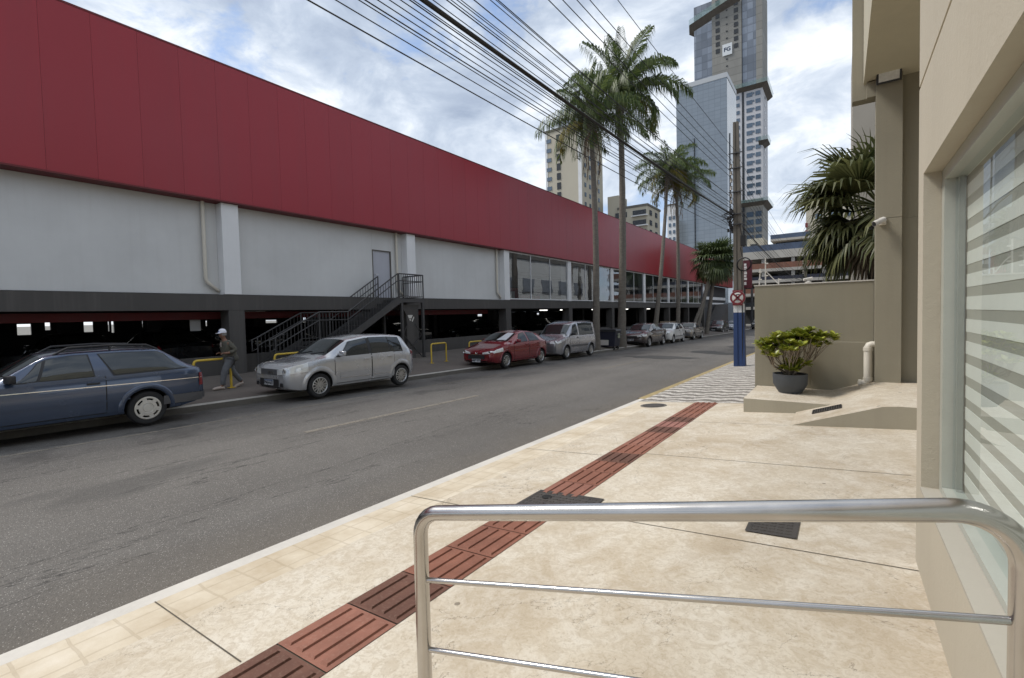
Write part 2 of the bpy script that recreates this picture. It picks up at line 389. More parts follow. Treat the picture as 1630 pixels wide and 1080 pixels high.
M['shirt'] = pm('pale_shirt_cloth', (.42,.36,.32), .9, .12, 12)
M['cap'] = pm('white_cap_cloth', (.75,.76,.82), .85, .06, 12)
M['shoe'] = pm('pale_shoe', (.45,.38,.33), .7, .2, 14)
M['hair'] = pm('grey_hair', (.25,.24,.23), .9, .2, 30)
M['navy_ink'] = pm('navy_ink', (.01,.03,.08), .6, .05, 8)
def leaf(name, a, b_, rough=.45, trans=.25, scale=.9):
    m = bpy.data.materials.new(name); m.use_nodes = True; nt = m.node_tree; b = nt.nodes['Principled BSDF']; N = NT(nt)
    oi = N.n('ShaderNodeNewGeometry'); v = N.map()
    f = N.math('ADD', N.math('MULTIPLY', N.noise(v, scale, 3), .6), N.math('MULTIPLY', oi.outputs['Random Per Island'], .5))
    col = N.ramp(f, [(.3,a),(.75,b_)])
    N.l(col, b.inputs['Base Color']); b.inputs['Roughness'].default_value = rough; b.inputs['Specular IOR Level'].default_value = .4
    tl = N.n('ShaderNodeBsdfTranslucent'); N.l(col, tl.inputs[0]); mx = N.n('ShaderNodeMixShader'); mx.inputs[0].default_value = trans
    N.l(b.outputs[0], mx.inputs[1]); N.l(tl.outputs[0], mx.inputs[2]); N.l(mx.outputs[0], nt.nodes['Material Output'].inputs[0]); return m
M['frond'] = leaf('queen_palm_leaf', (.045,.08,.024), (.165,.205,.065), .45, .35)
M['frond_yellow'] = leaf('yellowing_palm_leaf', (.12,.12,.03), (.26,.21,.05))
M['fan'] = leaf('fan_palm_leaf', (.035,.055,.018), (.10,.13,.045))
M['fan_dark'] = leaf('fan_palm_leaf_dark', (.05,.065,.022), (.17,.175,.07), .45, .3)
M['dead'] = leaf('dead_palm_leaf', (.13,.09,.055), (.27,.21,.145), .9, .1)
M['shrub'] = leaf('succulent_shrub_leaf', (.12,.16,.015), (.38,.40,.06), .35, .2, 6)
M['hedge'] = leaf('dark_street_foliage', (.03,.045,.015), (.09,.11,.035))

# ------------------------------------------------------------------ ground profile
def zr(y):                                   # the street falls gently along +Y, then levels out
    if y < 55: return -.0199*y
    if y < 80: t = (y-55)/25; return -1.0945 - .0199*25*(t - t*t/2)
    return -1.343
def zs(x, y): return zr(y) + .124 + .0705*(x+3.48)      # near pavement, falls towards the kerb
BASE = .12
def zf(x, y):                                # far pavement
    t = min(1, max(0, (-11.3-x)/4.5)); a = zr(y)+.09
    b = max(a+.03, BASE if y < 26 else BASE-.0199*(y-26))
    return a + (b-a)*t
def strip(x0, x1, fn, y0, y1, dy=1.0, nx=2, dz=0.0):
    ny = max(1, int(round((y1-y0)/dy)))
    return [[(x0+(x1-x0)*i/(nx-1), y0+(y1-y0)*j/ny, fn(x0+(x1-x0)*i/(nx-1), y0+(y1-y0)*j/ny)+dz) for i in range(nx)] for j in range(ny+1)]
XK, XF, XW = -3.48, -11.3, -16.0

mb = MB(); mb.grid([[(-4000,-4000,-2.2),(4000,-4000,-2.2)],[(-4000,4000,-2.2),(4000,4000,-2.2)]]); structure(mb, 'ground', M['far_ground'])
mb = MB(); mb.grid(strip(XF-.02, XK+.02, lambda x,y: zr(y)+.05*(1-((x+7.4)/3.9)**2)-.05, -30, 92, 1, 9))
mb.grid([[(-90,92,-1.393),(60,92,-1.393)],[(-90,99,-1.393),(60,99,-1.393)]]); structure(mb, 'road', M['asphalt'], smooth=60)
# worn paint on the road
M['road_paint'] = None
def worn_paint():
    m, nt, b = new_mat('worn_road_paint'); N = NT(nt); v = N.map()
    f = N.noise(v, 9, 6, .75); k = N.ramp(f, [(.34,(0,0,0)),(.48,(1,1,1))])
    b.inputs['Base Color'].default_value = (.27,.24,.195,1); b.inputs['Roughness'].default_value = .8
    tr = N.n('ShaderNodeBsdfTransparent'); mx = N.n('ShaderNodeMixShader'); N.l(N.math('MULTIPLY', k, .6), mx.inputs[0]); N.l(tr.outputs[0], mx.inputs[1]); N.l(b.outputs[0], mx.inputs[2])
    N.l(mx.outputs[0], nt.nodes['Material Output'].inputs[0]); return m
M['road_paint'] = worn_paint()
rz_ = lambda x,y: zr(y)+.05*(1-((x+7.4)/3.9)**2)-.05
mb = MB(); mb.grid(strip(-7.32,-7.19,rz_,4.3,8.8,.5,2,.005)); mb.grid(strip(-7.32,-7.19,rz_,16,20.5,.5,2,.005)); mb.grid(strip(-9.64,-9.56,rz_,-6,16,.5,2,.005)); structure(mb, 'road_marking', M['road_paint'])
M['tar'] = pm('tar_patch', (.045,.043,.041), .8, .3, 2, .5, 60)
mb = MB()
for (cx, cy, rx, ry, k) in ((-7.2,22.5,1.7,.9,1),(-6.2,27.5,.8,.9,2),(-5.2,26.5,.9,.7,3),(-5.4,33.5,.9,1.1,4),(-4.6,33,.6,.8,5)):
    rr = random.Random(k); ring = []
    for i in range(22):
        a = 2*math.pi*i/22; q = 1+rr.uniform(-.22,.22)
        ring.append((cx+rx*q*math.cos(a), cy+ry*q*math.sin(a)))
    mb.add([(x,y,rz_(x,y)+.006) for x,y in ring], [tuple(range(22))])
structure(mb, 'road_patch', M['tar'])

# near pavement --------------------------------------------------------------
PY1 = 9.25
mb = MB(); mb.grid(strip(XK+.11, XK+.5, zs, -8, PY1, .5, 3)); structure(mb, 'pavement_border', M['stamped'])
mb = MB(); mb.grid(strip(XK+.5, -2.285, zs, -8, PY1, .5, 4)); mb.grid(strip(-1.865, 8, zs, -8, PY1, .5, 6))
mb.grid(strip(-1.34, 8, zs, PY1, 10.3, .5, 4)); structure(mb, 'pavement', M['concrete'])
# kerb: white painted along the drive, yellow beyond
def kerb(x0, x1, y0, y1, zt, zb, name, mat, dy=1.0, bev=.012):
    mb = MB(); y = y0; n = max(1, int((y1-y0)/dy))
    ys = [y0+(y1-y0)*i/n for i in range(n+1)]
    prof = [(x0, zb), (x0, zt-.015), (x0+.015, zt), (x1, zt), (x1, zb)]
    mb.grid([[(x, yy, zr(yy)+z) for x, z in prof] for yy in ys])
    return structure(mb, name, mat, smooth=30)
kerb(XK-.02, XK+.11, -8, 9.6, .132, -.1, 'kerb', M['kerb_white'])
mb = MB(); n = 40
rows = []
for i in range(n+1):
    y = 9.6 + (60-9.6)*i/n; rows.append([(x, y, zr(y)+z) for x, z in ((XK-.06,-.1),(XK-.06,.12),(XK-.045,.135),(XK+.1,.135),(XK+.1,.05))])
mb.grid(rows); structure(mb, 'kerb', M['kerb_yellow'], smooth=30)
mb = MB(); mb.grid(strip(XK+.1, -1.34, zs, PY1, 60, .7, 4, .004)); structure(mb, 'mosaic_pavement', M['mosaic'])
mb = MB(); mb.grid(strip(-1.34, 9, lambda x,y: zs(-1.34,y), 10.3, 60, 3, 2, .002)); structure(mb, 'yard', M['far_walk'])
# saw-cut joints in the concrete
mb = MB()
for y, x0, x1 in ((1.0,-3.37,-2.30),(3.32,-1.86,.35),(3.05,-3.37,-2.3),(5.28,-1.86,.5),(5.05,-3.37,-2.3),(7.33,-1.86,-.6)):
    mb.grid([[(x, y+dy, zs(x,y+dy)+.003) for x in (x0,(x0+x1)/2,x1)] for dy in (-.0035,.0035)])
structure(mb, 'pavement_joint', M['joint'])
# tactile strip: 40 cm tiles, each a slab with four raised bars
mats = TACT; mb = MB(); seq = [0,1,0,0,2,1,2,0,0,0,0,1,0,0,2,0,1,1,2,3,2,1]
k = 0; y = -.87
while y < 8.95:
    if not (3.15 < y+.2 < 3.7):
        mi = seq[k % len(seq)]; x0, x1 = -2.281, -1.869
        def T(x, yy, h): return (x, yy, zs(x,yy)+h)
        a, b_ = y+.004, y+.402
        mb.add([T(x0,a,.002),T(x1,a,.002),T(x1,b_,.002),T(x0,b_,.002)], [(0,1,2,3)], mi)
        for j in range(4):
            c = x0+.055+j*.1; w = .026
            top = [T(c-w+.006,a+.03,.012),T(c+w-.006,a+.03,.012),T(c+w-.006,b_-.03,.012),T(c-w+.006,b_-.03,.012)]
            bot = [T(c-w,a+.02,.002),T(c+w,a+.02,.002),T(c+w,b_-.02,.002),T(c-w,b_-.02,.002)]
            mb.add(bot+top, [(4,5,6,7),(0,1,5,4),(1,2,6,5),(2,3,7,6),(3,0,4,7)], mi)
    y += .406; k += 1
mb.grid(strip(-2.285,-1.865,zs,-8,PY1,.5,2,-.006), 4)
structure(mb, 'tactile_path', mats+[M['joint']], recalc=True)

# covers in the pavement
def plate_cover(name, label, x0, x1, y0, y1, ribs, hole=None):
    t = thing(name, label, 'access cover', ((x0+x1)/2,(y0+y1)/2, zs((x0+x1)/2,(y0+y1)/2)))
    cx, cy, cz = t.location
    f = lambda x,y,h: (x-cx, y-cy, zs(x,y)+h-cz)
    mb = MB(); w = .03
    for (a,b_,c,d) in ((x0,x1,y0,y0+w),(x0,x1,y1-w,y1),(x0,x0+w,y0+w,y1-w),(x1-w,x1,y0+w,y1-w)):
        mb.add([f(a,c,.008),f(b_,c,.008),f(b_,d,.008),f(a,d,.008)], [(0,1,2,3)])
    mb.build('frame', M['iron'], t)
    mb = MB(); mb.add([f(x0+w,y0+w,.006),f(x1-w,y0+w,.006),f(x1-w,y1-w,.006),f(x0+w,y1-w,.006)], [(0,1,2,3)])
    nx, ny = ribs
    for i in range(nx):
        for j in range(ny):
            px = x0+w+(x1-x0-2*w)*(i+.5)/nx; py = y0+w+(y1-y0-2*w)*(j+.5)/ny; s = .32*(x1-x0)/nx
            mb.add([f(px-s,py-s*.4,.006),f(px+s,py-s*.4,.006),f(px+s,py+s*.4,.006),f(px-s,py+s*.4,.006),f(px-s*.8,py-s*.3,.011),f(px+s*.8,py-s*.3,.011),f(px+s*.8,py+s*.3,.011),f(px-s*.8,py+s*.3,.011)], [(4,5,6,7),(0,1,5,4),(1,2,6,5),(2,3,7,6),(3,0,4,7)])
    mb.build('lid', M['iron'], t)
    if hole:
        mb = MB(); mb.lathe([(.001,0),(.045,0)], 16, (hole[0]-cx, hole[1]-cy, zs(*hole)+.0135-cz)); mb.build('lifting_hole', M['under'], t)
    return t
plate_cover('access_cover', 'ribbed iron cover interrupting the red tactile strip behind the railing', -2.30, -1.66, 3.20, 3.68, (9,7), (-2.14,3.52))
plate_cover('access_cover', 'small dark rectangular cover in plain concrete near the shop wall', -.54, -.235, 3.48, 3.80, (5,5))
t = thing('manhole_cover', 'round grey manhole lid beside the kerb where concrete meets mosaic', 'manhole cover', (-2.92,8.77,zs(-2.92,8.77)))
mb = MB(); mb.lathe([(.001,.012),(.2,.012),(.2,.008)], 32); mb.build('lid', M['iron'], t, smooth=40).rotation_euler = (.0199,-.0705,0)
t.children[0].rotation_euler = (-.0199,-.0705,0)
mb = MB(); mb.lathe([(.205,.006),(.235,.009),(.245,.003)], 32); o = mb.build('rim', M['kerb_grey'], t, smooth=40); o.rotation_euler = (-.0199,-.0705,0)

# far pavement and kerb
mb = MB(); mb.grid(strip(XW+.2, XF-.15, zf, -30, 92, 1.5, 8)); structure(mb, 'far_pavement', M['far_walk'], smooth=60)
kerb_rows = []; kerb_rows2 = []
for i in range(80):
    y = -30+122*i/79; kerb_rows.append([(x,y,zr(y)+z) for x,z in ((XF+.01,-.1),(XF,.05),(XF-.0,.075))]); kerb_rows2.append([(x,y,zr(y)+z) for x,z in ((XF,.075),(XF-.02,.094),(XF-.13,.098),(XF-.15,.088))])
mb = MB(); mb.grid(kerb_rows); structure(mb, 'far_kerb_face', M['kerb_grey'], smooth=30)
mb = MB(); mb.grid(kerb_rows2); structure(mb, 'far_kerb', pm('dirty_white_kerb', (.42,.40,.36), .8, .25, 2.5), smooth=30)

# ------------------------------------------------------------------ ramp and raised bed by the boundary wall
def zramp(x): return min(.545, .18+.35*(x+.57))
mb = MB(); nx = 26; ny = 10; X0, X1, YA, YB, YW = -.57, 4.0, 7.37, 8.34, 9.86
def hgt(x, y):
    z = max(zramp(x), zs(x,y)+.004)
    if y > YB-1e-6: z = max(z, .335 if x > -1.4 else z)
    return z
xs = [X0+(X1-X0)*(i/nx)**1.6 for i in range(nx+1)]
mb.grid([[(x, yy, hgt(x,yy-.001 if yy==YB else yy)) for x in xs] for yy in (YA,YA+.3,YA+.6,YB)])
xs2 = [-1.30,-1.0,-.7,-.45,-.3]+[x for x in xs if x > -.28]
mb.grid([[(x, yy, hgt(x,yy)) for x in xs2] for yy in (YB,YB+.5,YB+1.0,YW)])
structure(mb, 'ramp', M['concrete'], smooth=35)
mb = MB()
mb.grid([[(x,YA,zs(x,YA)-.1) for x in xs],[(x,YA,hgt(x,YA)) for x in xs]])
xr = [-1.30,-1.0,-.7,-.45,-.3,-.13]
mb.grid([[(x,YB,zs(x,YB)-.1) for x in xr],[(x,YB,max(.335,zramp(x))) for x in xr]])
mb.grid([[(-1.30,y,zs(-1.3,y)-.1) for y in (YB,9,YW)],[(-1.30,y,.335) for y in (YB,9,YW)]])
structure(mb, 'ramp_side', wall_paint('ramp_side_paint', (.38,.35,.275), .25, 1.2, .07, (.24,.21,.16)))
t = thing('drain_grate', 'narrow dark drain grate set into the sloping concrete ramp', 'drain grate', (-.17,8.0,0))
def gz(x): return zramp(x)
mb = MB(); a0, a1 = -.17, .17
mb.add([(a0,-.12,gz(-.34)+.004),(a1,-.12,gz(0)+.004),(a1,.14,gz(0)+.004),(a0,.14,gz(-.34)+.004)], [(0,1,2,3)]); mb.build('pit', M['under'], t)
mb = MB()
for i in range(13):
    x = a0+(a1-a0)*i/12; mb.obox((x,.01,gz(x-.17)+.008),(.006,0,0),(0,.13,0),(0,0,.004))
mb.bar((a0,-.125,gz(-.34)+.008),(a1,-.125,gz(0)+.008),.012); mb.bar((a0,.145,gz(-.34)+.008),(a1,.145,gz(0)+.008),.012)
mb.build('grate', M['iron'], t)
#CHUNK2
# ------------------------------------------------------------------ the store across the street
store = thing('store_building', 'long red topped store with white upper walls over a dim open garage', 'store', (XW,30,0))
def SB(mb, name, m, **k):
    mb.v = [(x-XW, y-30, z) for x,y,z in mb.v]; return mb.build(name, m, store, **k)
PIL = [-15.6,-8.2,-.72,6.83,14.36,21.64,29.20,36.72,44.56,52.4,60.4,68.6]; PW = .5
FX = -15.5; PX = -15.63
# fascia: metal panels with open seams, corrugated sheet further along
mb = MB(); y = -20.05
FZ0, FZ1 = 5.49, 9.62
while y < 88.9:
    w = .958; mb.box((FX-.06,y,FZ0),(FX,y+w-.0038,FZ1)); y += w
mb.box((FX-.10,-20,FZ0+.02),(FX-.064,88.9,FZ1-.02))
SB(mb, 'fascia', M['red_cladding'])
mb = MB(); mb.box((FX-.16,-20,FZ1),(FX+.01,88.9,FZ1+.05)); mb.box((XW-.2,-20,FZ0-.045),(FX+.005,88.9,FZ0-.003)); SB(mb, 'fascia_trim', M['red_beam'])
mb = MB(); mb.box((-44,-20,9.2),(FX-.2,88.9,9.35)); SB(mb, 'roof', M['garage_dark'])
for k in range(5): # white walls of the blind bays
    mb = MB(); mb.box((XW-.2, PIL[k]+PW+.003, 2.64),(XW, PIL[k+1]-.003, 5.45))
    if k == 3:
        mb = MB(); y0, y1 = PIL[3]+PW+.003, PIL[4]-.003
        mb.box((XW-.2,y0,2.64),(XW,12.76,5.45)); mb.box((XW-.2,13.76,2.64),(XW,y1,5.45)); mb.box((XW-.2,12.763,4.63),(XW,13.757,5.45))
    SB(mb, 'upper_wall', M['white_wall'])
for y in PIL:
    mb = MB(); mb.box((XW-.2,y,2.62),(PX,y+PW,5.44)); SB(mb, 'pilaster', M['pilaster'], bevel=.01)
# beam
mb = MB(); mb.box((-16.1,-20,2.125),(PX+.003,70.5,2.60)); mb.box((-16.1,-20,2.602),(PX-.06,70.5,2.616)); SB(mb, 'beam', M['dark_grey'])
for y in PIL:
    mb = MB(); mb.box((PX-.55,y+.08,-1.2),(PX-.002,y+PW+.06,2.122)); SB(mb, 'column', M['dark_grey'])
for k in range(len(PIL)-1):
    z = zf(XW, (PIL[k]+PIL[k+1])/2)
    mb = MB(); mb.box((PX-.4,PIL[k]+PW+.065,-1.2),(PX-.25,PIL[k+1]+.075,z+.58)); SB(mb, 'parapet', M['dark_grey'])
mb = MB(); mb.box((-16.9,-20,1.86),(-16.55,21.2,2.09)); SB(mb, 'red_beam', M['red_beam'])
# garage interior
GZ = .05
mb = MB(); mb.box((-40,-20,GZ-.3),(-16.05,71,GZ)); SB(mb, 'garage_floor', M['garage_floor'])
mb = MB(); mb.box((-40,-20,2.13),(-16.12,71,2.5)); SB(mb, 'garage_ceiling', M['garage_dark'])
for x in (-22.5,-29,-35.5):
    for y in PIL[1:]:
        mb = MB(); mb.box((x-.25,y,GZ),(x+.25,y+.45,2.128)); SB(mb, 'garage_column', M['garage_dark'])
# back wall with bright openings towards the far street
ops = [(1.9,2.2),(5.9,6.5,1.25,1.9),(7.1,7.35,1.5,1.98),(8.9,10.2,1.3,1.95),(10.3,10.45),(12.0,12.3,1.5,1.95),(15.0,15.55,1.4,1.85),(16.0,16.6,1.45,1.85),(17.6,17.75,1.4,1.9),(20.5,21.6,1.55,1.8),(24.0,24.6,1.5,1.95),(33,33.7,1.6,1.9),(49,51,1.6,1.9),(64,66,1.6,1.9)]
mb = MB(); y = -20
for op in ops:
    a, b_ = op[:2]; za, zb_ = op[2:] if len(op) > 2 else (1.2,1.95)
    mb.box((-40.2,y,GZ),(-40,a,2.128)); mb.box((-40.2,a,GZ),(-40,b_,za)); mb.box((-40.2,a,zb_),(-40,b_,2.128)); y = b_
mb.box((-40.2,y,GZ),(-40,71,2.128)); mb.box((-40,-20.2,GZ),(-16.1,-20,2.128)); mb.box((-40,71,GZ),(-16.1,71.2,9.2))
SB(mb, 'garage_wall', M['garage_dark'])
# shop windows on the upper floor
mb = MB(); mb.box((-26,21.9,2.61),(-16.2,70.4,2.66)); mb.box((-26.2,21.9,2.6),(-26,70.4,5.6)); mb.box((-26,21.9,5.46),(-16.2,70.4,5.6)); mb.box((-26,21.7,2.6),(-16.3,21.85,5.6))
SB(mb, 'shop_floor', pm('shop_interior', (.22,.22,.22), .8, .15, 1))
for k in range(5,11):
    y0, y1 = PIL[k]+PW, PIL[k+1]
    mb = MB(); mb.box((PX-.13,y0+.003,2.66),(PX-.05,y1-.003,2.72)); mb.box((PX-.13,y0+.003,5.36),(PX-.05,y1-.003,5.44))
    n = 3
    for i in range(n+1):
        yy = y0+.03+(y1-y0-.06)*i/n; mb.box((PX-.12,yy-.025,2.721),(PX-.06,yy+.025,5.359))
    f = SB(mb, 'window_frame', M['pilaster'])
    mb = MB(); mb.grid([[(PX-.09,y0+.05,2.722),(PX-.09,y1-.05,2.722)],[(PX-.09,y0+.05,5.358),(PX-.09,y1-.05,5.358)]]); g_ = SB(mb, 'pane', M['shop_glass']); g_.parent = f
# door at the head of the stair
mb = MB(); mb.box((XW-.12,12.80,2.63),(XW-.05,13.72,4.60)); d = SB(mb, 'door', pm('pale_door', (.44,.45,.50), .6, .05, 2))
mb = MB(); mb.box((XW-.14,12.763,2.63),(XW+.015,12.80,4.63)); mb.box((XW-.14,13.72,2.63),(XW+.015,13.757,4.63)); mb.box((XW-.14,12.80,4.60),(XW+.015,13.72,4.63)); o = SB(mb, 'door_frame', M['kerb_grey']); o.parent = d
mb = MB(); mb.tube([(XW-.05,12.9,3.6),(XW+.02,12.9,3.6),(XW+.02,13.02,3.6)],.012,6); o = SB(mb, 'handle', M['chrome']); o.parent = d
# rain pipes
for y in (6.42,14.0,21.28):
    mb = MB(); mb.tube([(XW+.10,y,5.48),(XW+.10,y,3.10),(XW+.10,y+.03,3.0),(XW+.10,y+.26,2.80),(XW+.04,y+.36,2.74)], .055, 10); SB(mb, 'rain_pipe', M['pvc'], smooth=60)
# small notice on the garage column and far end block
mb = MB(); mb.box((-16.9,6.3,1.5),(-16.88,6.6,1.85)); SB(mb, 'notice', M['white_plate'])
mb = MB(); mb.box((-26,71.25,-1.4),(-16.6,88.7,5.44)); SB(mb, 'end_wall', M['garage_dark'])
mb = MB(); mb.box((-16.55,74,3.3),(-16.5,88,3.75)); mb.box((-16.55,78,2.6),(-16.5,88,2.85)); SB(mb, 'sign_band', M['pilaster'])
mb = MB(); mb.prism([(71.5,-1.3),(80,-1.3),(80,2.6)], -16.4, -14.6, 'x'); SB(mb, 'end_stair', M['dark_grey'])

def mk_emit(name, col, s):
    m, nt, b = new_mat(name); b.inputs['Emission Color'].default_value = col+(1,); b.inputs['Emission Strength'].default_value = s; return m
M['tube_light'] = mk_emit('lit_tube', (1,.97,.9), 2.2)
lamp0 = None
for x, y in ((-18.5,8.9),(-20,17.6),(-20,19.9),(-19,26.2),(-23,27.6),(-21,24.8),(-19.5,32.2),(-19,34.6),(-19.3,41.2),(-19.2,49),(-19.3,56.5),(-30,12.5),(-33,8.9)):
    if lamp0 is None:
        lamp0 = thing('ceiling_lamp', 'white tube lamp glowing under the dim garage ceiling', 'lamp', (x,y,2.128), 0, 'tube lamps under the garage ceiling')
        mb = MB(); mb.box((-.06,-.6,-.05),(.06,.6,0)); mb.build('housing', M['pilaster'], lamp0)
        mb = MB(); mb.tube([(0,-.58,-.075),(0,.58,-.075)],.022,8); mb.build('tube', M['tube_light'], lamp0, smooth=60)
    else: c = copy_tree(lamp0); c.location = (x,y,2.128)
# goods seen behind the first shop window
for (nm, lab, b0, b1) in (('display_counter','red display counter with white panels behind the first shop window',(-18.3,22.9,2.66),(-17.3,25.4,3.55)),('display_counter','long low red counter behind the middle of the first shop window',(-18.6,26.2,2.66),(-17.6,28.6,3.1))):
    t = thing(nm, lab, 'counter', ((b0[0]+b1[0])/2,(b0[1]+b1[1])/2,2.66)); l = t.location
    mb = MB(); mb.box((b0[0]-l.x,b0[1]-l.y,0),(b1[0]-l.x,b1[1]-l.y,b1[2]-2.66-.05)); mb.build('body', M['red_panel'], t)
    mb = MB(); mb.box((b0[0]-l.x-.04,b0[1]-l.y-.04,b1[2]-2.71),(b1[0]-l.x+.04,b1[1]-l.y+.04,b1[2]-2.66)); mb.build('top', M['black_plastic'], t)
    if b1[2] > 3.3:
        for q in (.45,1.5): mb = MB(); mb.box((b1[0]-l.x,b0[1]-l.y+q,.15),(b1[0]-l.x+.02,b0[1]-l.y+q+.6,.6)); mb.build('panel', M['sign_white'], t)

# outside steel stair
st = thing('steel_staircase', 'dark steel outside staircase rising to the pale door of the store', 'staircase', (-15.1,11,0))
def ST(mb, name, m=None, par=None, **k):
    mb.v = [(x+15.1, y-11, z) for x,y,z in mb.v]; return mb.build(name, m or M['steel_dark'], par or st, **k)
SX0, SX1 = -15.75, -14.6
y0s, ym0, ym1, yt, ye = 7.95, 9.35, 10.5, 12.95, 14.3
zb0 = zf(-15, 8.0); zm, zt = 1.0, 2.52
def flight(ya, za, yb, zb_, n, name):
    mb = MB(); dy, dz = (yb-ya)/n, (zb_-za)/(n+1)
    for i in range(n):
        z = za+dz*(i+1); mb.box((SX0+.03,ya+dy*i,z-.035),(SX1-.03,ya+dy*(i+1)+.02,z)); mb.box((SX0+.03,ya+dy*i-.004,z-dz+.002),(SX1-.03,ya+dy*i+.004,z-.036))
    ST(mb, 'tread')
    for x in (SX0, SX1):
        mb = MB(); mb.bar((x,ya-.1,za+.02),(x,yb+.02,zb_-.03),.045,.24); ST(mb, 'stringer')
flight(y0s, zb0, ym0, zm, 5, 'lower'); flight(ym1, zm, yt, zt, 8, 'upper')
mb = MB(); mb.box((SX0,ym0,zm-.12),(SX1,ym1,zm)); ST(mb, 'landing'); mb = MB(); mb.box((SX0-.15,yt,zt-.14),(SX1,ye,zt)); ST(mb, 'landing')
def rail(pts, gap=.125, low=.1, lab=None):
    """pts: floor line; a top tube, a second tube under it, a bottom bar and balusters"""
    mb = MB(); H = 1.02
    P = [Vector(p) for p in pts]
    for a, b_ in zip(P[:-1], P[1:]):
        mb.tube([a+Vector((0,0,H)), b_+Vector((0,0,H))], .026, 8); mb.tube([a+Vector((0,0,H-.28)), b_+Vector((0,0,H-.28))], .02, 6)
        mb.bar(a+Vector((0,0,low)), b_+Vector((0,0,low)), .03)
        L = Vector((b_.x-a.x, b_.y-a.y)).length; n = max(1, int(L/gap))
        for i in range(n+1):
            q = a.lerp(b_, i/n); r = .02 if i in (0,n) else .011
            mb.tube([q+Vector((0,0,0 if i in (0,n) else low)), q+Vector((0,0,H-.01))], r, 6)
    for p in P: mb.tube([p, p+Vector((0,0,H))], .028, 8)
    return ST(mb, 'railing', smooth=60)
for x in (SX0+.02, SX1-.02):
    pts = [(x,y0s-.15,zb0+.12),(x,ym0,zm),(x,ym1,zm),(x,yt-.05,zt)]
    if x < -15.2: pts[-1] = (x, yt-.15, zt-.05)
    rail(pts)
    mb = MB(); f = Vector((x,y0s-.15,zb0+.12)); mb.tube([f+Vector((0,0,1.02)), f+Vector((0,-.18,.95)), f+Vector((0,-.18,.58)), f+Vector((0,0,.66))], .024, 8); ST(mb, 'rail_end', smooth=60)
rail([(SX1-.02,yt,zt),(SX1-.02,ye-.03,zt),(SX0-.1,ye-.03,zt)], .115)
for (x,y) in ((SX1-.05,yt+.12),(SX1-.05,ye-.06),(SX0+.0,yt+.12),(SX0+.0,ye-.06)):
    mb = MB(); mb.box((x-.05,y-.05,zf(x,y)-.05),(x+.05,y+.05,zt-.143)); ST(mb, 'support_post')
a, b_ = yt+.17, ye-.11; xx = SX1-.05; z0 = zf(xx,13.5)
for (q0,q1) in (((a,z0+.05),(b_,z0+.95)),((b_,z0+.05),(a,z0+1.1)),((a,1.0),((a+b_)/2-.2,1.5)),((b_,1.0),((a+b_)/2+.2,1.5))):
    mb = MB(); mb.bar((xx-.08,q0[0],q0[1]),(xx-.08,q1[0],q1[1]),.03); ST(mb, 'brace')
mb = MB(); yc = (a+b_)/2; mb.prism([(yc-.22,z0),(yc+.22,z0),(yc+.22,1.85),(yc+.48,2.28),(yc-.48,2.28),(yc-.22,1.85)], xx-.35, xx-.12, 'x'); ST(mb, 'support_panel', M['dark_grey'])
em = MB(); X = xx-.116
em.add([(X,yc-.17,1.86),(X,yc+.12,1.86),(X,yc+.04,1.72),(X,yc-.10,1.72)],[(0,1,2,3)]); em.add([(X,yc-.09,1.69),(X,yc+.02,1.69),(X,yc-.03,1.60)],[(0,1,2)]); em.add([(X,yc+.17,1.8),(X,yc+.20,1.75),(X,yc+.09,1.57),(X,yc+.05,1.62)],[(0,1,2,3)])
ST(em, 'emblem', M['sign_white'])

# yellow hoop barriers
def hoop(x, y, w, h, lab, ang=90, r=.03):
    t = thing('hoop_barrier', lab, 'barrier', (x,y,zf(x,y)), R(ang), 'yellow hoop barriers along the far pavement'); c = .07
    mb = MB(); mb.tube([(-w/2,0,0),(-w/2,0,h-c),(-w/2+c*.3,0,h-c*.3),(-w/2+c,0,h),(w/2-c,0,h),(w/2-c*.3,0,h-c*.3),(w/2,0,h-c),(w/2,0,0)], r, 10); mb.build('hoop', M['yellow'], t, smooth=60)
    mb = MB()
    for s in (-1,1): mb.box((s*w/2-.07,-.07,0),(s*w/2+.07,.07,.012))
    mb.build('base_plate', M['yellow'], t)
    return t
hoop(-13.15,13.6,.84,.76,'yellow hoop barrier standing alone between the stair and red car')
hoop(-13.1,5.35,.85,.78,'yellow hoop barrier behind the walking man beside the blue wagon')
hoop(-13.05,7.35,.85,.80,'yellow hoop barrier behind the bonnet of the silver hatchback')
hoop(-13.1,11.35,.85,.76,'yellow hoop barrier just behind the tail of the silver hatchback')
hoop(-12.9,15.6,.85,.76,'yellow hoop barrier behind the bonnet of the dark red hatchback')

# ------------------------------------------------------------------ showroom on the right
sh = thing('showroom_building', 'beige showroom with canopy, tall column and large striped window', 'shop building', (.35,0,0))
def SH(mb, name, m, par=None, **k):
    mb.v = [(x-.35, y, z) for x,y,z in mb.v]; return mb.build(name, m, par or sh, **k)
WX = .35; WE = 3.47; SILL = .81; HD = 2.47; JY = 3.28; WT = .5
mb = MB(); mb.box((WX,-6,-.2),(WX+.35,WE,SILL-.005)); mb.box((WX,JY,SILL-.005),(WX+WT,WE,HD)); mb.box((WX,-6,HD),(WX+WT,WE,2.965)); mb.box((WX+.008,-6,2.965),(WX+WT,WE-.008,2.985)); mb.box((WX,-6,2.985),(WX+WT,WE,7.5))
mb.box((WX,-6,SILL-.005),(WX+WT,-5,HD)); mb.box((WX+WT,WE-.2,-.2),(6,WE,7.5))
SH(mb, 'facade_wall', M['beige_wall'])
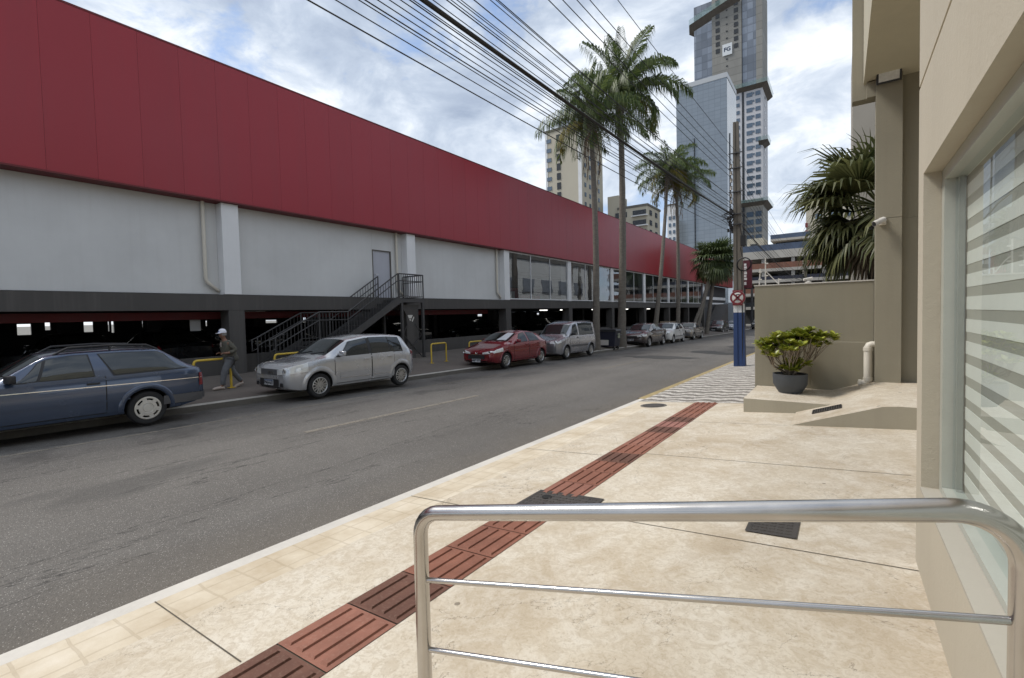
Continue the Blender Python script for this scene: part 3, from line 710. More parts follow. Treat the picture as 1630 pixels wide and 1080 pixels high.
mb = MB(); mb.add([(WX-.004,-5,SILL),(WX+.12,-5,SILL-.03+.03),(WX+.12,JY,SILL),(WX-.004,JY,SILL),(WX-.004,-5,SILL-.012),(WX-.004,JY,SILL-.012)],[(0,1,2,3),(0,3,5,4)]); SH(mb, 'sill', M['sill'])
GX = .442
M['alu'] = pm('pale_anodised_frame', (.50,.515,.46), .4, .06, 8, metal=.3)
mb = MB()
mb.box((GX-.02,JY-.075,SILL),(GX+.06,JY-.003,HD-.003)); mb.box((GX-.02,-5,SILL+.002),(GX+.06,JY-.078,SILL+.035)); mb.box((GX-.02,-5,HD-.06),(GX+.06,JY-.078,HD-.003))
wf = SH(mb, 'window', M['alu'])
mb = MB(); mb.box((GX+.028,JY-.125,SILL+.037),(GX+.050,JY-.085,HD-.063)); SH(mb, 'mullion', pm('olive_mullion', (.26,.25,.215), .5, .1, 8), wf)
mb = MB(); mb.grid([[(GX+.02,-5,SILL+.036),(GX+.02,-5,HD-.062)],[(GX+.02,JY-.08,SILL+.036),(GX+.02,JY-.08,HD-.062)]]); SH(mb, 'pane', M['show_glass'], wf)
M['blind_opaque'] = pm('blind_fabric', (.82,.83,.79), .85, .04, 8)
M['blind_sheer'] = pm('sheer_blind_fabric', (.38,.375,.335), .9, .08, 8)
mb = MB(); z = HD; i = 0
while z > SILL-.05:
    mb.box((GX+.058,-5,z-.062),(GX+.062,JY-.10,z), 0); mb.box((GX+.060,-5,z-.108),(GX+.063,JY-.10,z-.0622), 1); z -= .1085
SH(mb, 'blind', [M['blind_opaque'], M['blind_sheer']], wf)
mb = MB(); mb.box((GX+.09,-5,HD-.075),(GX+.2,JY-.16,HD+.02)); SH(mb, 'blind_box', M['alu'], wf)
mb = MB(); mb.box((WX+WT,-6,0),(6,WE-.2,.3)); mb.box((5.8,-6,.3),(6,WE-.2,7.5)); mb.box((WX+WT,-6.2,0),(6,-6,7.5)); mb.box((WX,-6.2,7.5),(6,WE,7.7)); SH(mb, 'room', M['sill'])
# canopy, column, recessed end wall
mb = MB(); mb.box((.29,WE+.003,5.42),(6,9.84,5.62)); mb.box((.29,WE+.003,5.622),(.45,9.84,8.2)); SH(mb, 'canopy', pm('canopy_soffit_paint', (.50,.46,.345), .8, .06, 1.2))
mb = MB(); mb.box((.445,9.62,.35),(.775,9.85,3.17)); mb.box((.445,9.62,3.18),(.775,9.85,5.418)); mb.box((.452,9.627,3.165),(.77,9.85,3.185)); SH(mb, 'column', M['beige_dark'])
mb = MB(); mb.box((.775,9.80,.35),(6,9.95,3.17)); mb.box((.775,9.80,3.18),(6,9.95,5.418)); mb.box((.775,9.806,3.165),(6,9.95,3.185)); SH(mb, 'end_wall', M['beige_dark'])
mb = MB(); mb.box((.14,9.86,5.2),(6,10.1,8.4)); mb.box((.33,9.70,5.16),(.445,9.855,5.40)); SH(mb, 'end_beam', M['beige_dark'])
t = thing('floodlight', 'black floodlight mounted at the top of the beige column', 'floodlight', (.60,9.56,5.40))
mb = MB(); mb.obox((0,0,-.02),(.155,0,0),(0,.03,.01),(0,-.03,.10)); mb.build('housing', M['black_plastic'], t, bevel=.008)
mb = MB(); mb.obox((0,-.031,-.03),(.128,0,0),(0,.004,.0013),(0,-.0215,.0715)); mb.build('lens', M['lamp_glass'], t)
mb = MB(); mb.box((-.03,.02,-.03),(.03,.06,.03)); mb.build('bracket', M['black_plastic'], t)
t = thing('security_camera', 'small white security camera on the beige column', 'camera', (.52,9.61,3.13))
mb = MB(); mb.box((-.03,-.02,-.06),(.06,.008,.06)); mb.build('mount', M['pvc'], t, bevel=.006)
mb = MB(); mb.tube([(0,-.02,0),(-.02,-.09,0)],.018,8); mb.tube([(.03,-.06,.02),(-.10,-.16,-.05)],.045,12); mb.build('body', M['sign_white'], t, smooth=50)
mb = MB(); mb.tube([(-.10,-.16,-.05),(-.104,-.163,-.052)],.036,12); mb.build('lens', M['black_plastic'], t)
# neighbouring building behind the palm
t = thing('neighbour_building', 'plain beige building rising behind the palm and boundary wall', 'building', (.25,17,0))
mb = MB(); mb.box((0,0,-1),(7,3,9.5)); mb.build('wall', wall_paint('neighbour_wall', (.36,.33,.28), .15), t)
mb = MB(); mb.box((.05,.05,9.5),(6.95,2.95,9.7)); mb.build('roof', M['kerb_grey'], t)

# boundary wall with plinth, cap and drain pipe
t = thing('boundary_wall', 'olive beige boundary wall between the street corner and tall column', 'wall', (-1.34,9.87,0))
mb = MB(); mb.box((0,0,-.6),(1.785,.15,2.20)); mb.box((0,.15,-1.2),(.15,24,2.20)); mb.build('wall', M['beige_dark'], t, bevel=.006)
mb = MB(); mb.box((.9,-.028,0),(1.783,-.001,1.18)); mb.build('plinth', M['beige_dark'], t, bevel=.008)
mb = MB(); mb.box((-.01,-.012,2.202),(1.783,.16,2.222)); mb.box((-.01,.161,2.202),(.16,24,2.222)); mb.build('coping', M['kerb_white'], t)
t = thing('drain_pipe', 'pale plastic drain pipe bent down beside the column', 'pipe', (.36,9.74,.45))
mb = MB(); mb.tube([(.09,0,.70),(.05,0,.70),(.018,0,.685),(0,0,.65),(0,0,.10),(-.018,-.0,.065),(-.05,0,.05),(-.12,-.02,.045)],[.05,.052,.056,.06,.06,.06,.058,.056],14); mb.build('pipe', M['pvc'], t, smooth=50)
mb = MB()
for z in (.62,.12): mb.lathe([(.061,-.03),(.068,-.028),(.068,.028),(.061,.03)], 16, (0,0,z))
mb.lathe([(.061,-.02),(.066,-.018),(.066,.018),(.061,.02)], 16, (-.11,-.015,.045), 'x'); mb.build('collar', M['pvc'], t, smooth=40)
# electric fence fittings on the wall
for i, (x, y, h, tilt) in enumerate(((-1.27,9.95,.31,.0),(-1.165,9.95,.50,.0),(-.95,9.95,.11,0))):
    t = thing('fence_bracket', ['slim white fence rod at the outer corner of the wall','tall white fence rod with a sloping stay on the wall','short white fence stub furthest along the wall top'][i], 'bracket', (x,y,2.222), 0, 'fence rods on the boundary wall')
    mb = MB(); mb.tube([(0,0,0),(.02*(i==0),0,h)],.011,8); mb.build('rod', M['sign_white'], t, smooth=50)
    mb = MB()
    for q in ((.35,.8) if i < 2 else (.8,)): mb.box((-.010,-.016,h*q-.011),(.045,.016,h*q+.011))
    mb.build('insulator', M['sign_white'], t)
    if i == 1: mb = MB(); mb.tube([(.01,0,h*.5),(.20,0,.02)],.009,6); mb.build('stay', M['sign_white'], t, smooth=50)
t = thing('wall_camera', 'tiny white camera perched on top of the boundary wall', 'camera', (-.49,9.95,2.222))
mb = MB(); mb.lathe([(.05,0),(.05,.02),(.02,.03),(.02,.06)],12); mb.build('foot', M['sign_white'], t, smooth=40)
mb = MB(); mb.tube([(-.07,-.03,.06),(.06,.03,.085)],.024,10); mb.build('body', M['sign_white'], t, smooth=40)

# stainless railing in front
rl = thing('handrail', 'brushed stainless steel handrail with two thin cross bars in front', 'railing', (-1.16,1.086,.28))
A = Vector((0,0,.845)); B = Vector((1.458,.228,.845+.255)); c = .07
mb = MB()
def up(p, z): return Vector((p.x, p.y, z))
dirv = (B-A).normalized()
pts = [up(A,0), up(A,A.z-c)]
for k in range(1,7):
    a = k/6*math.pi/2; pts.append(up(A,A.z-c)+dirv*(c*(1-math.cos(a)))+Vector((0,0,c*math.sin(a))))
cr = .12; Bc = B-dirv*cr; nn = 12
pts.append(Bc)
for k in range(1,nn+1):
    a = k/nn*math.pi/2; pts.append(Bc+dirv*(cr*math.sin(a))+Vector((0,0,-cr*(1-math.cos(a)))))
pts.append(up(pts[-1], .09))
mb.tube(pts, .0245, 20); mb.build('top_rail', M['stainless'], rl, smooth=60)
for dz in (.225,.465):
    mb = MB(); mb.tube([A+Vector((.02,.003,-dz)), pts[-2]-Vector((.0,0,0))*0+Vector((0,0,(B.z-dz)-pts[-2].z))], .0085, 12); mb.build('cross_bar', M['stainless'], rl, smooth=60)
for p in (pts[0], pts[-1]): mb = MB(); mb.lathe([(.001,.008),(.05,.008),(.052,0)], 20, (p.x,p.y,p.z)); mb.build('flange', M['stainless'], rl, smooth=40)

# potted shrub
pt = thing('potted_shrub', 'yellow green shrub in a dark grey bowl planter by the wall', 'potted plant', (-.72,9.27,.337))
mb = MB(); mb.lathe([(.001,0),(.17,0),(.215,.07),(.255,.15),(.262,.27),(.262,.325),(.245,.325),(.24,.27)], 40); mb.build('pot', M['pot'], pt, smooth=45)
mb = MB(); mb.lathe([(.001,.30),(.243,.29)], 24); mb.build('soil', M['soil'], pt)
rr = random.Random(11); stems = MB(); lv = MB()
def rosette(mb, c, d, n, L, rr):
    d = Vector(d).normalized(); a = d.orthogonal().normalized(); b = d.cross(a)
    for i in range(n):
        th = i*2.4+rr.uniform(-.3,.3); el = .25+.9*(i/n); l = L*rr.uniform(.75,1.15)
        rad = a*math.cos(th)+b*math.sin(th); dv = (rad*math.cos(el*.9)+d*math.sin(el*.9)*.75).normalized(); side = dv.cross(d).normalized(); nrm = side.cross(dv)
        P = [Vector(c)+dv*(l*q)+nrm*(.10*l*math.sin(q*2.6)) for q in (0,.35,.7,1)]; w = [.06*l,.17*l,.26*l,.07*l]
        mb.add([p_ for q in range(4) for p_ in (P[q]-side*w[q], P[q]+nrm*(-.05*l)*(w[q]>.1*l), P[q]+side*w[q])], [(j*3+k,j*3+k+1,j*3+k+4,j*3+k+3) for j in range(3) for k in range(2)])
tips = []
for i in range(24):
    a = i*2.4+rr.uniform(-.3,.3); q_ = math.sqrt((i+.5)/24); s_ = Vector((math.cos(a)*.05*rr.random(), math.sin(a)*.05*rr.random(), .29))
    e = Vector((.02+math.cos(a)*q_*.52, math.sin(a)*q_*.36, 1.02-.20*q_+rr.uniform(-.05,.05)+.10*math.cos(a)*q_))
    m_ = s_.lerp(e,.55)+Vector((math.cos(a)*.05,math.sin(a)*.04,-.10*q_)); stems.tube([s_, s_.lerp(m_,.5)+Vector((0,0,.01)), m_, e],[.014,.011,.008,.006],6); tips.append((e,(e-m_)))
    for k in range(4):
        e2 = e+Vector((rr.uniform(-.13,.13),rr.uniform(-.11,.11),rr.uniform(-.15,.05))); stems.tube([m_, m_.lerp(e2,.6)+Vector((0,0,.02)), e2],[.006,.005,.004],5); tips.append((e2,(e2-m_)))
for i in range(12):
    a = i*2.4; q_ = .05+.11*(i%3)/2; tips.append((Vector((.05+math.cos(a)*q_*1.2,math.sin(a)*q_,.38+rr.uniform(0,.22))),Vector((math.cos(a),math.sin(a),.8))))
stems.build('stem', M['bark'], pt, smooth=60)
for e, d in tips:
    d = Vector((d.x*.5,d.y*.5,abs(d.z)+.25)); rosette(lv, e, d, 15, rr.uniform(.10,.145), rr)
lv.build('foliage', M['shrub'], pt, recalc=False)
#CHUNK3
# ------------------------------------------------------------------ vehicles
def pw(keys, s):
    if s <= keys[0][0]: return keys[0][1]
    for (a, va), (b, vb) in zip(keys[:-1], keys[1:]):
        if s <= b: return va+(vb-va)*(s-a)/(b-a) if b > a else vb
    return keys[-1][1]
def sm(keys, s, r=.05): return sum(pw(keys, s+d) for d in (-r,-r/2,0,r/2,r))/5
class Shell:
    def __init__(q, sp):
        q.sp = sp; q.L = sp['L']; q.hw = sp['W']/2; q.ox = sp['wb']/2+sp['fo']
        q.cab = sp['roof']; q.c0 = q.cab[0][0]; q.c1 = q.cab[-1][0]
    def x(q, s): return q.ox-s
    def w(q, s):
        L = q.L; f = pw([(0,.74),(.05,.83),(.14,.92),(.32,.975),(.7,1),(L-.8,1),(L-.3,.975),(L-.1,.93),(L,.86)], s); return q.hw*f
    def zb(q, s): return sm([(0,.34),(.06,.26),(.3,.20),(q.L-.4,.22),(q.L-.08,.30),(q.L,.36)], s, .03)
    def deck(q, s): return sm(q.sp['deck'], s, .04)
    def top(q, s):
        d = q.deck(s)+q.sp.get('crown',.035)
        if q.c0-.1 < s < q.c1+.1: d = max(d, sm(q.cab, s, .06))
        return d
    def wr(q, s):
        base = q.w(s)*.80
        t = q.sp.get('tumble',.70)
        if q.c0 <= s <= q.c1:
            h = (q.top(s)-q.deck(s))/max(.05,(max(z for _,z in q.cab)-q.deck(s)))
            return q.hw*(.86+(t-.86)*min(1,max(0,h)))
        d = min(abs(s-q.c0), abs(s-q.c1)); k = min(1, d/.25); return q.hw*.86*(1-k)+base*k
    def section(q, s):
        w = q.w(s); zb = q.zb(s); zs_ = q.deck(s); zt_ = q.top(s); wr = q.wr(s); h = zt_-zs_
        cr = min(.07, .45*h+.004); ze = zt_-cr; zm_ = zb+(zs_-zb)*.52
        P = [(0,zb),(.80*w,zb),(.955*w,zb+.035),(.985*w,zb+.12),(w,zm_),(.994*w,zs_-.13),(.978*w,zs_-.045),(.955*w,zs_)]
        for k in (.25,.5,.75): P.append((.955*w+(wr-.955*w)*k+.018*math.sin(k*math.pi)*min(1,h/.3), zs_+(ze-zs_)*k))
        P += [(wr,ze),(wr-.03,ze+cr*.38),(.80*wr,ze+cr*.70),(.45*wr,ze+cr*.93),(0,zt_)]
        return P
    def side(q, s, z, off=0):
        """point on the +y flank at station s and height z, pushed out by off"""
        P = q.section(s)[2:12]; y = P[0][0]
        for (ya,za),(yb_,zb_) in zip(P[:-1],P[1:]):
            if z <= zb_ or (yb_,zb_)==P[-1]:
                t = (z-za)/(zb_-za) if zb_ > za else 0; t = min(1,max(0,t)); y = ya+(yb_-ya)*t; n = Vector((0,zb_-za,-(yb_-ya))).normalized(); break
        return Vector((q.x(s), y+off*n.y, z+off*n.z))
    def sidep(q, s, z, off):
        e = .03; a = q.side(s-e,z); b = q.side(s+e,z); c = q.side(s,z-e); d = q.side(s,z+e)
        n = (a-b).cross(d-c); n = n.normalized() if n.length > 0 else Vector((0,1,0))
        if n.y < 0: n = -n
        return q.side(s,z)+n*off
    def topz(q, s, y):
        P = q.section(s)[11:][::-1]; y = abs(y)
        for (ya,za),(yb_,zb_) in zip(P[:-1],P[1:]):
            if y <= yb_: return za+(zb_-za)*(y-ya)/max(1e-6,yb_-ya)
        return P[-1][1]
    def topp(q, s, y, off):
        e = .03; zx = (q.topz(s-e,y)-q.topz(s+e,y))/(2*e); zy = (q.topz(s,y+e)-q.topz(s,y-e))/(2*e)
        n = Vector((-zx,-zy,1)).normalized(); return Vector((q.x(s),y,q.topz(s,y)))+n*off
    def front(q, y, z, off=0, tail=False):
        L = q.L; lo, hi = 0, .6
        f = lambda s: (L-s) if tail else s
        for _ in range(24):
            m = (lo+hi)/2; s = f(m); P = q.side(s, min(z, q.deck(s))); ok = P.y >= abs(y) and q.zb(s) <= z <= q.top(s)
            if ok: hi = m
            else: lo = m
        return Vector((q.x(f(hi))+(-off if tail else off), y, z))
def mirror(pts): return [[Vector((p.x,-p.y,p.z)) for p in r] for r in pts]
def slab(mb, rows, mi=0, sides=None):
    mb.grid(rows, mi)
def both(fn): return (fn, lambda *a: [[Vector((p.x,-p.y,p.z)) for p in r] for r in fn(*a)])

def wheel(parent, x, y, r, kind, side, tw=.185):
    t = MB(); h = tw/2
    prof = [(r*.64,-h*.85),(r*.80,-h),(r*.93,-h*.97),(r*.985,-h*.75),(r,-h*.45),(r,h*.45),(r*.985,h*.75),(r*.93,h*.97),(r*.80,h),(r*.64,h*.85)]
    t.lathe(prof, 40, (0,0,0), 'y', closed=True)
    ty = t.build('wheel', M['black_rubber'], parent, smooth=40); ty.location = (x, y, r)
    m = MB(); R0 = r*.66; o = side
    m.lathe([(R0*.5,o*h*.1),(R0*.99,o*h*.1)], 32, (0,0,0), 'y', 1)
    m.lathe([(R0*1.0,-o*h*.8),(R0*1.0,o*h*.80),(R0*1.03,o*h*.95),(R0*.97,o*h*.99),(R0*.90,o*h*.80),(R0*.88,o*h*.2)], 40, (0,0,0), 'y', 0)
    yo = o*h*.74
    if kind == 'disc':
        m.lathe([(.001,o*h*.98),(R0*.36,o*h*.98),(R0*.40,o*h*.90),(R0*.44,o*h*.99),(R0*.70,o*h*.97),(R0*.72,o*h*.8)], 40, (0,0,0), 'y', 0)
        m.lathe([(R0*.86,o*h*.75),(R0*.88,o*h*.97),(R0*.99,o*h*.97)], 40, (0,0,0), 'y', 0)
        for k in range(6):
            a = k*math.pi/3+.2; m.obox((R0*.79*math.cos(a),o*h*.86,R0*.79*math.sin(a)),(R0*.10*math.cos(a),0,R0*.10*math.sin(a)),(0,h*.10,0),(-R0*.17*math.sin(a),0,R0*.17*math.cos(a)),0)
    else:
        n = int(kind)
        m.lathe([(.001,o*h*.9),(R0*.16,o*h*.9),(R0*.22,o*h*.72)], 24, (0,0,0), 'y', 0)
        for k in range(n):
            for da in ((-.13,.13) if n <= 7 else (0,)):
                a = 2*math.pi*k/n+da*2; b_ = 2*math.pi*k/n+da*.6
                p = Vector((R0*.18*math.cos(b_),yo,R0*.18*math.sin(b_))); e = Vector((R0*.95*math.cos(a),yo,R0*.95*math.sin(a)))
                m.bar(p, e, R0*.13, h*.30, 0)
    w = m.build('rim', [M['hubcap'] if kind=='disc' else M['rim_silver'], M['under']], ty, smooth=40)
    return ty

def make_car(name, label, sp, loc, P, group='vehicles parked along the far kerb', rz=-math.pi/2, slope=-.0199, cat='car', detail=2, sc=1.0):
    q = Shell(sp); L = sp['L']
    car = thing(name, label, cat, loc, rz, group); car.rotation_euler = (0, slope, rz); car.scale = (sc*1.0, sc, sc)
    # body -------------------------------------------------
    ss = sorted(set([0,.02,.05,.09,.14,.2,.26,.32]+[L-x for x in (0,.03,.08,.14,.2,.28)]+[.32+(L-.6)*i/46 for i in range(47)]))
    rows = []
    for s in ss:
        sec = q.section(s); rows.append([Vector((q.x(s),y,z)) for y,z in sec]+[Vector((q.x(s),-y,z)) for y,z in sec[-2:0:-1]])
    mb = MB(); n = len(rows[0])
    mb.v = [tuple(p) for r in rows for p in r]
    for i in range(len(rows)-1):
        for j in range(n): mb.f.append((i*n+j, i*n+(j+1)%n, (i+1)*n+(j+1)%n, (i+1)*n+j)); mb.m.append(0)
    mb.f.append(tuple(range(n))); mb.m.append(0); mb.f.append(tuple((len(rows)-1)*n+j for j in range(n))); mb.m.append(0)
    body = mb.build('body', [P], car)
    r = sp['r']; wx = (sp['wb']/2, -sp['wb']/2); ra = r+.045
    cut = MB()
    for x in wx:
        for sg in (-1,1): cut.tube([(x,sg*(q.hw-.30),r+.01),(x,sg*(q.hw+.1),r+.01)], ra, 40)
    co = cut.build('cutter', [M['under']], car)
    md = body.modifiers.new('arch','BOOLEAN'); md.object = co; md.operation = 'DIFFERENCE'; md.solver = 'EXACT'; md.material_mode = 'TRANSFER'
    dg = bpy.context.evaluated_depsgraph_get(); me = bpy.data.meshes.new_from_object(body.evaluated_get(dg))
    body.modifiers.clear(); old = body.data; body.data = me; bpy.data.meshes.remove(old); bpy.data.objects.remove(co)
    for p in me.polygons: p.use_smooth = True
    me.set_sharp_from_angle(angle=R(32))
    # wheels -----------------------------------------------
    for x in wx:
        for sg in (-1,1): wheel(car, x, sg*(q.hw-.10), r, sp['rim'], sg)
    # glazing ----------------------------------------------
    def lerp(a,b,t): return a+(b-a)*t
    c0, c1 = sp['screen']; k = 7
    mb = MB(); mb.grid([[q.topp(lerp(c0,c1,i/k), q.wr(lerp(c0,c1,i/k))*lerp(-.93,.93,j/8), .006) for j in range(9)] for i in range(k+1)])
    mb.build('windscreen', M['car_glass'], car, smooth=60)
    d0, d1 = sp['rear']
    mb = MB(); mb.grid([[q.topp(lerp(d0,d1,i/5), q.wr(lerp(d0,d1,i/5))*lerp(-.86,.86,j/6), .006) for j in range(7)] for i in range(6)]); mb.build('rear_window', M['car_glass'], car, smooth=60)
    def side_patch(b0,b1,t0,t1,zlo,zhi,off,nu=10,nv=5):
        rows = []
        for v in range(nv+1):
            row = []
            for u in range(nu+1):
                s = lerp(lerp(b0,t0,v/nv), lerp(b1,t1,v/nv), u/nu)
                row.append(q.sidep(s, lerp(zlo(s),zhi(s),v/nv), off))
            rows.append(row)
        return rows
    zl = lambda s: q.deck(s)+.022
    def zh(s):
        sec = q.section(s); return max(zl(s)+.002, sec[11][1]-.022)
    for (b0,b1,t0,t1) in sp['windows']:
        for sg in (1,-1):
            rows = side_patch(b0,b1,t0,t1,zl,zh,.008); mb = MB(); mb.grid(rows if sg > 0 else mirror(rows)); pane = mb.build('window', M['car_glass'], car, smooth=60)
            if detail > 0:
                e = .022; rows = side_patch(b0-e,b1+e,t0-e,t1+e,lambda s: zl(s)-e,lambda s: zh(s)+e*.6,.004); mb = MB(); mb.grid(rows if sg > 0 else mirror(rows)); mb.build('seal', M['black_plastic'], pane, smooth=60)
    for (b0,b1,t0,t1) in sp.get('pillars', ()):
        for sg in (1,-1):
            rows = side_patch(b0,b1,t0,t1,zl,zh,.0065); mb = MB(); mb.grid(rows if sg > 0 else mirror(rows)); mb.build('pillar_trim', M['black_plastic'], car, smooth=60)
    # doors ------------------------------------------------
    for (a, b_) in sp['doors']:
        for sg in (1,-1):
            lo = lambda s: q.zb(s)+.10; hi = lambda s: q.deck(s)+.012
            mb = MB(); g_ = .014; rows = side_patch(a-g_,b_+g_,a-g_,b_+g_,lambda s: lo(s)-g_,hi,.0022,10,8); mb.grid(rows if sg>0 else mirror(rows), 1)
            rows = side_patch(a,b_,a,b_,lo,hi,.0045,10,8); mb.grid(rows if sg>0 else mirror(rows), 0)
            d = mb.build('door', [P, M['under']], car, smooth=30)
            p = q.sidep(b_-.16, q.deck(b_-.16)-.10, .012)
            mb = MB(); mb.obox((p.x,sg*p.y,p.z),(.085,0,0),(0,.016,0),(0,0,.017)); mb.build('handle', P if sp.get('handle')=='body' else M['black_plastic'], d, bevel=.006)
    # mouldings, bumpers, lamps ---------------------------
    for (z0, z1, a, b_, mt) in sp.get('strips', ()):
        for sg in (1,-1):
            rows = side_patch(a,b_,a,b_,lambda s: z0,lambda s: z1,.012,24,2); mb = MB(); mb.grid(rows if sg>0 else mirror(rows)); mb.build('side_moulding', mt or P, car, smooth=40)
    for (h0,h1,z0,z1,z2,z3) in sp['lamps']:      # headlamp wrapping the corner: from y=h0 across the nose to station h1 along the wing
        for sg in (1,-1):
            rows = []
            for v in range(5):
                row = []; t = v/4
                za = lerp(z0,z1,t); zb_ = lerp(z2,z3,t)
                for u in range(9):
                    f = u/8; z = lerp(za,zb_,f)
                    # path: nose first, then flank
                    if f < .45:
                        y = lerp(h0, q.w(.10)*.93, f/.45); p = q.front(y, z, .008)
                    else:
                        s = lerp(.10, h1, (f-.45)/.55); p = q.sidep(s, min(z, q.deck(s)-.004), .008)
                    row.append(p)
                rows.append(row)
            mb = MB(); mb.grid(rows if sg>0 else mirror(rows)); hl = mb.build('headlight', M['lamp_glass'], car, smooth=60)
            mb = MB(); c = rows[2][3]; mb.lathe([(.001,.004),(.045,.004),(.055,.012)], 16, (c.x,sg*c.y,c.z), 'x'); mb.build('bulb_reflector', M['chrome'], hl, smooth=60)
    tz0, tz1, tw = sp['tail']
    for sg in (1,-1):
        rows = [[q.sidep(lerp(L-tw,L-.02,u/5), lerp(tz0,min(tz1,q.section(lerp(L-tw,L-.02,u/5))[11][1]-.02),v/5), .009) for u in range(6)] for v in range(6)]
        mb = MB(); mb.grid(rows if sg>0 else mirror(rows)); mb.build('tail_light', M['tail_red'], car, smooth=60)
    for (nm, y0, y1, z0, z1, off, mt) in sp['nose']:
        rows = [[q.front(lerp(y0,y1,u/10), lerp(z0,z1,v/4), off) for u in range(11)] for v in range(5)]
        if y0 >= 0 and nm != 'grille_bar':
            for rws in (rows, mirror(rows)): mb = MB(); mb.grid(rws); mb.build(nm, mt, car, smooth=50)
        else: mb = MB(); mb.grid(rows); mb.build(nm, mt, car, smooth=50)
    # plate
    y, z, tx = sp['plate']; p = q.front(y, z, .02); mb = MB(); mb.box((p.x-.004,-.20,z-.065),(p.x+.004,.20,z+.065)); pl = mb.build('number_plate', M['white_plate'], car, bevel=.003)
    mb = MB(); mb.box((p.x+.0042,-.19,z+.035),(p.x+.0055,.19,z+.06)); mb.build('plate_band', M['pole_blue'] if sp.get('mercosul') else M['grey_plastic'], pl)
    if tx:
        t_ = text_mesh(tx, .105, M['ink'], 'plate_text', pl, .001, .002); t_.rotation_euler = (math.pi/2,0,math.pi/2); t_.location = (p.x+.006,0,z-.012)
    # mirrors
    ms, mt = sp['mirror']
    for sg in (1,-1):
        p = q.sidep(ms, q.deck(ms)+.07, .0)
        mb = MB(); mb.obox((p.x+.01,sg*(p.y+.115),p.z+.02),(.045,.012*sg,0),(-.02,.085*sg,0),(0,0,.062)); mr = mb.build('mirror', mt or P, car, bevel=.02, smooth=50)
        mb = MB(); mb.bar((p.x,sg*(p.y-.02),p.z-.03),(p.x+.01,sg*(p.y+.07),p.z-.01),.05,.04); mb.build('mirror_arm', M['black_plastic'], mr)
    # wheel arch lips
    if sp.get('lips'):
        for x in wx:
            for sg in (1,-1):
                rows = []
                for (rad, off) in ((ra+.002,.006),(ra+.012,.022),(ra+.06,.024),(ra+sp['lips'],.004)):
                    row = []
                    for i in range(25):
                        a = math.pi*(-.02+1.04*i/24); px = x+rad*math.cos(a); pz = r+.01+rad*math.sin(a); s = q.ox-px
                        row.append(q.sidep(min(L-.03,max(.03,s)), max(q.zb(s)+.03,pz), off))
                    rows.append(row)
                mb = MB(); mb.grid(rows if sg>0 else mirror(rows)); mb.build('wheel_arch', P, car, smooth=60)
    # cabin furniture seen through the glass is kept to seats and a dash inside the shell
    if sp.get('wiper', True):
        s = c0-.02; mb = MB()
        for y0_,y1_ in ((-.5,.0),(.1,.62)): mb.bar(q.topp(s+.02,y0_*q.hw,.014), q.topp(s+.12,y1_*q.hw,.014), .014)
        mb.build('wiper', M['black_plastic'], car)
    return car, q

UNO = dict(L=3.90, W=1.66, wb=2.56, fo=.80, r=.295, rim='7', roof=[(.98,1.0),(1.68,1.40),(2.3,1.49),(2.95,1.49),(3.50,1.455),(3.82,1.04)], deck=[(0,.68),(.04,.76),(.2,.83),(.98,.95),(1.6,.945),(3.3,.985),(3.75,.98),(3.90,.80)],
    screen=(1.02,1.65), rear=(3.53,3.77), tumble=.77, pillars=[(2.27,2.35,2.25,2.33)], windows=[(1.26,2.26,1.70,2.24),(2.36,2.98,2.34,2.94),(3.01,3.44,2.97,3.34)], doors=[(1.22,2.32),(2.35,3.10)], handle='body', lips=.12,
    strips=[(.43,.56,1.36,2.28,None),(.43,.56,2.39,2.98,None),(.418,.430,1.36,2.28,M['chrome']),(.418,.430,2.39,2.98,M['chrome'])], lamps=[(.36,.50,.60,.72,.665,.865)], tail=(.88,1.36,.14), mercosul=True,
    nose=[('grille',-.36,.36,.60,.73,.012,M['grey_plastic']),('lower_intake',-.42,.42,.29,.50,.010,M['black_plastic']),('fog_recess',.47,.60,.33,.42,.010,M['black_plastic'])], plate=(0,.42,'PMJ4A83'), mirror=(1.40,None))
uno, q = make_car('parked_car','silver hatchback with open studded bonnet grille parked near the stair', UNO, (-11.13,7.83,zr(7.83)+.012), P_SILVER)
uno['label'] = 'silver four door hatchback parked in front of the dark steel staircase'
for i in range(4):
    mb = MB(); p = q.front(.06+.065*i,.665,.024); mb.obox((p.x,.02+.07*i,.665),(.008,0,0),(0,.014,.004),(0,-.012,.045)); mb.build('grille_bar', M['chrome'], uno)
WAG = dict(L=4.25, W=1.62, wb=2.48, fo=.83, r=.30, rim='disc', roof=[(1.40,.95),(2.0,1.34),(2.3,1.385),(3.0,1.405),(3.55,1.395),(4.15,.98)], deck=[(0,.66),(.05,.80),(.3,.85),(1.4,.90),(2.2,.91),(4.0,.965),(4.2,.94),(4.25,.80)],
    screen=(1.46,1.97), rear=(3.62,4.08), tumble=.74, windows=[(1.62,1.88,1.93,1.98),(1.92,2.58,2.02,2.52),(2.86,3.98,2.68,3.60)], doors=[(1.45,2.72)], lips=.09,
    strips=[(.765,.777,.2,4.2,M['chrome']),(.50,.525,.35,3.05,None),(.50,.525,3.85,4.22,None)], lamps=[(.42,.16,.62,.76,.62,.76)], tail=(.62,.86,.09),
    nose=[('grille',-.40,.40,.62,.76,.012,M['black_plastic']),('bumper',-.70,.70,.34,.52,.03,M['grey_plastic'])], plate=(0,.43,''), mirror=(1.60,M['black_plastic']))
wag, q = make_car('parked_car','dark blue two door station wagon with black roof rack at far left', WAG, (-11.08,1.86,zr(1.86)+.012), P_BLUE)
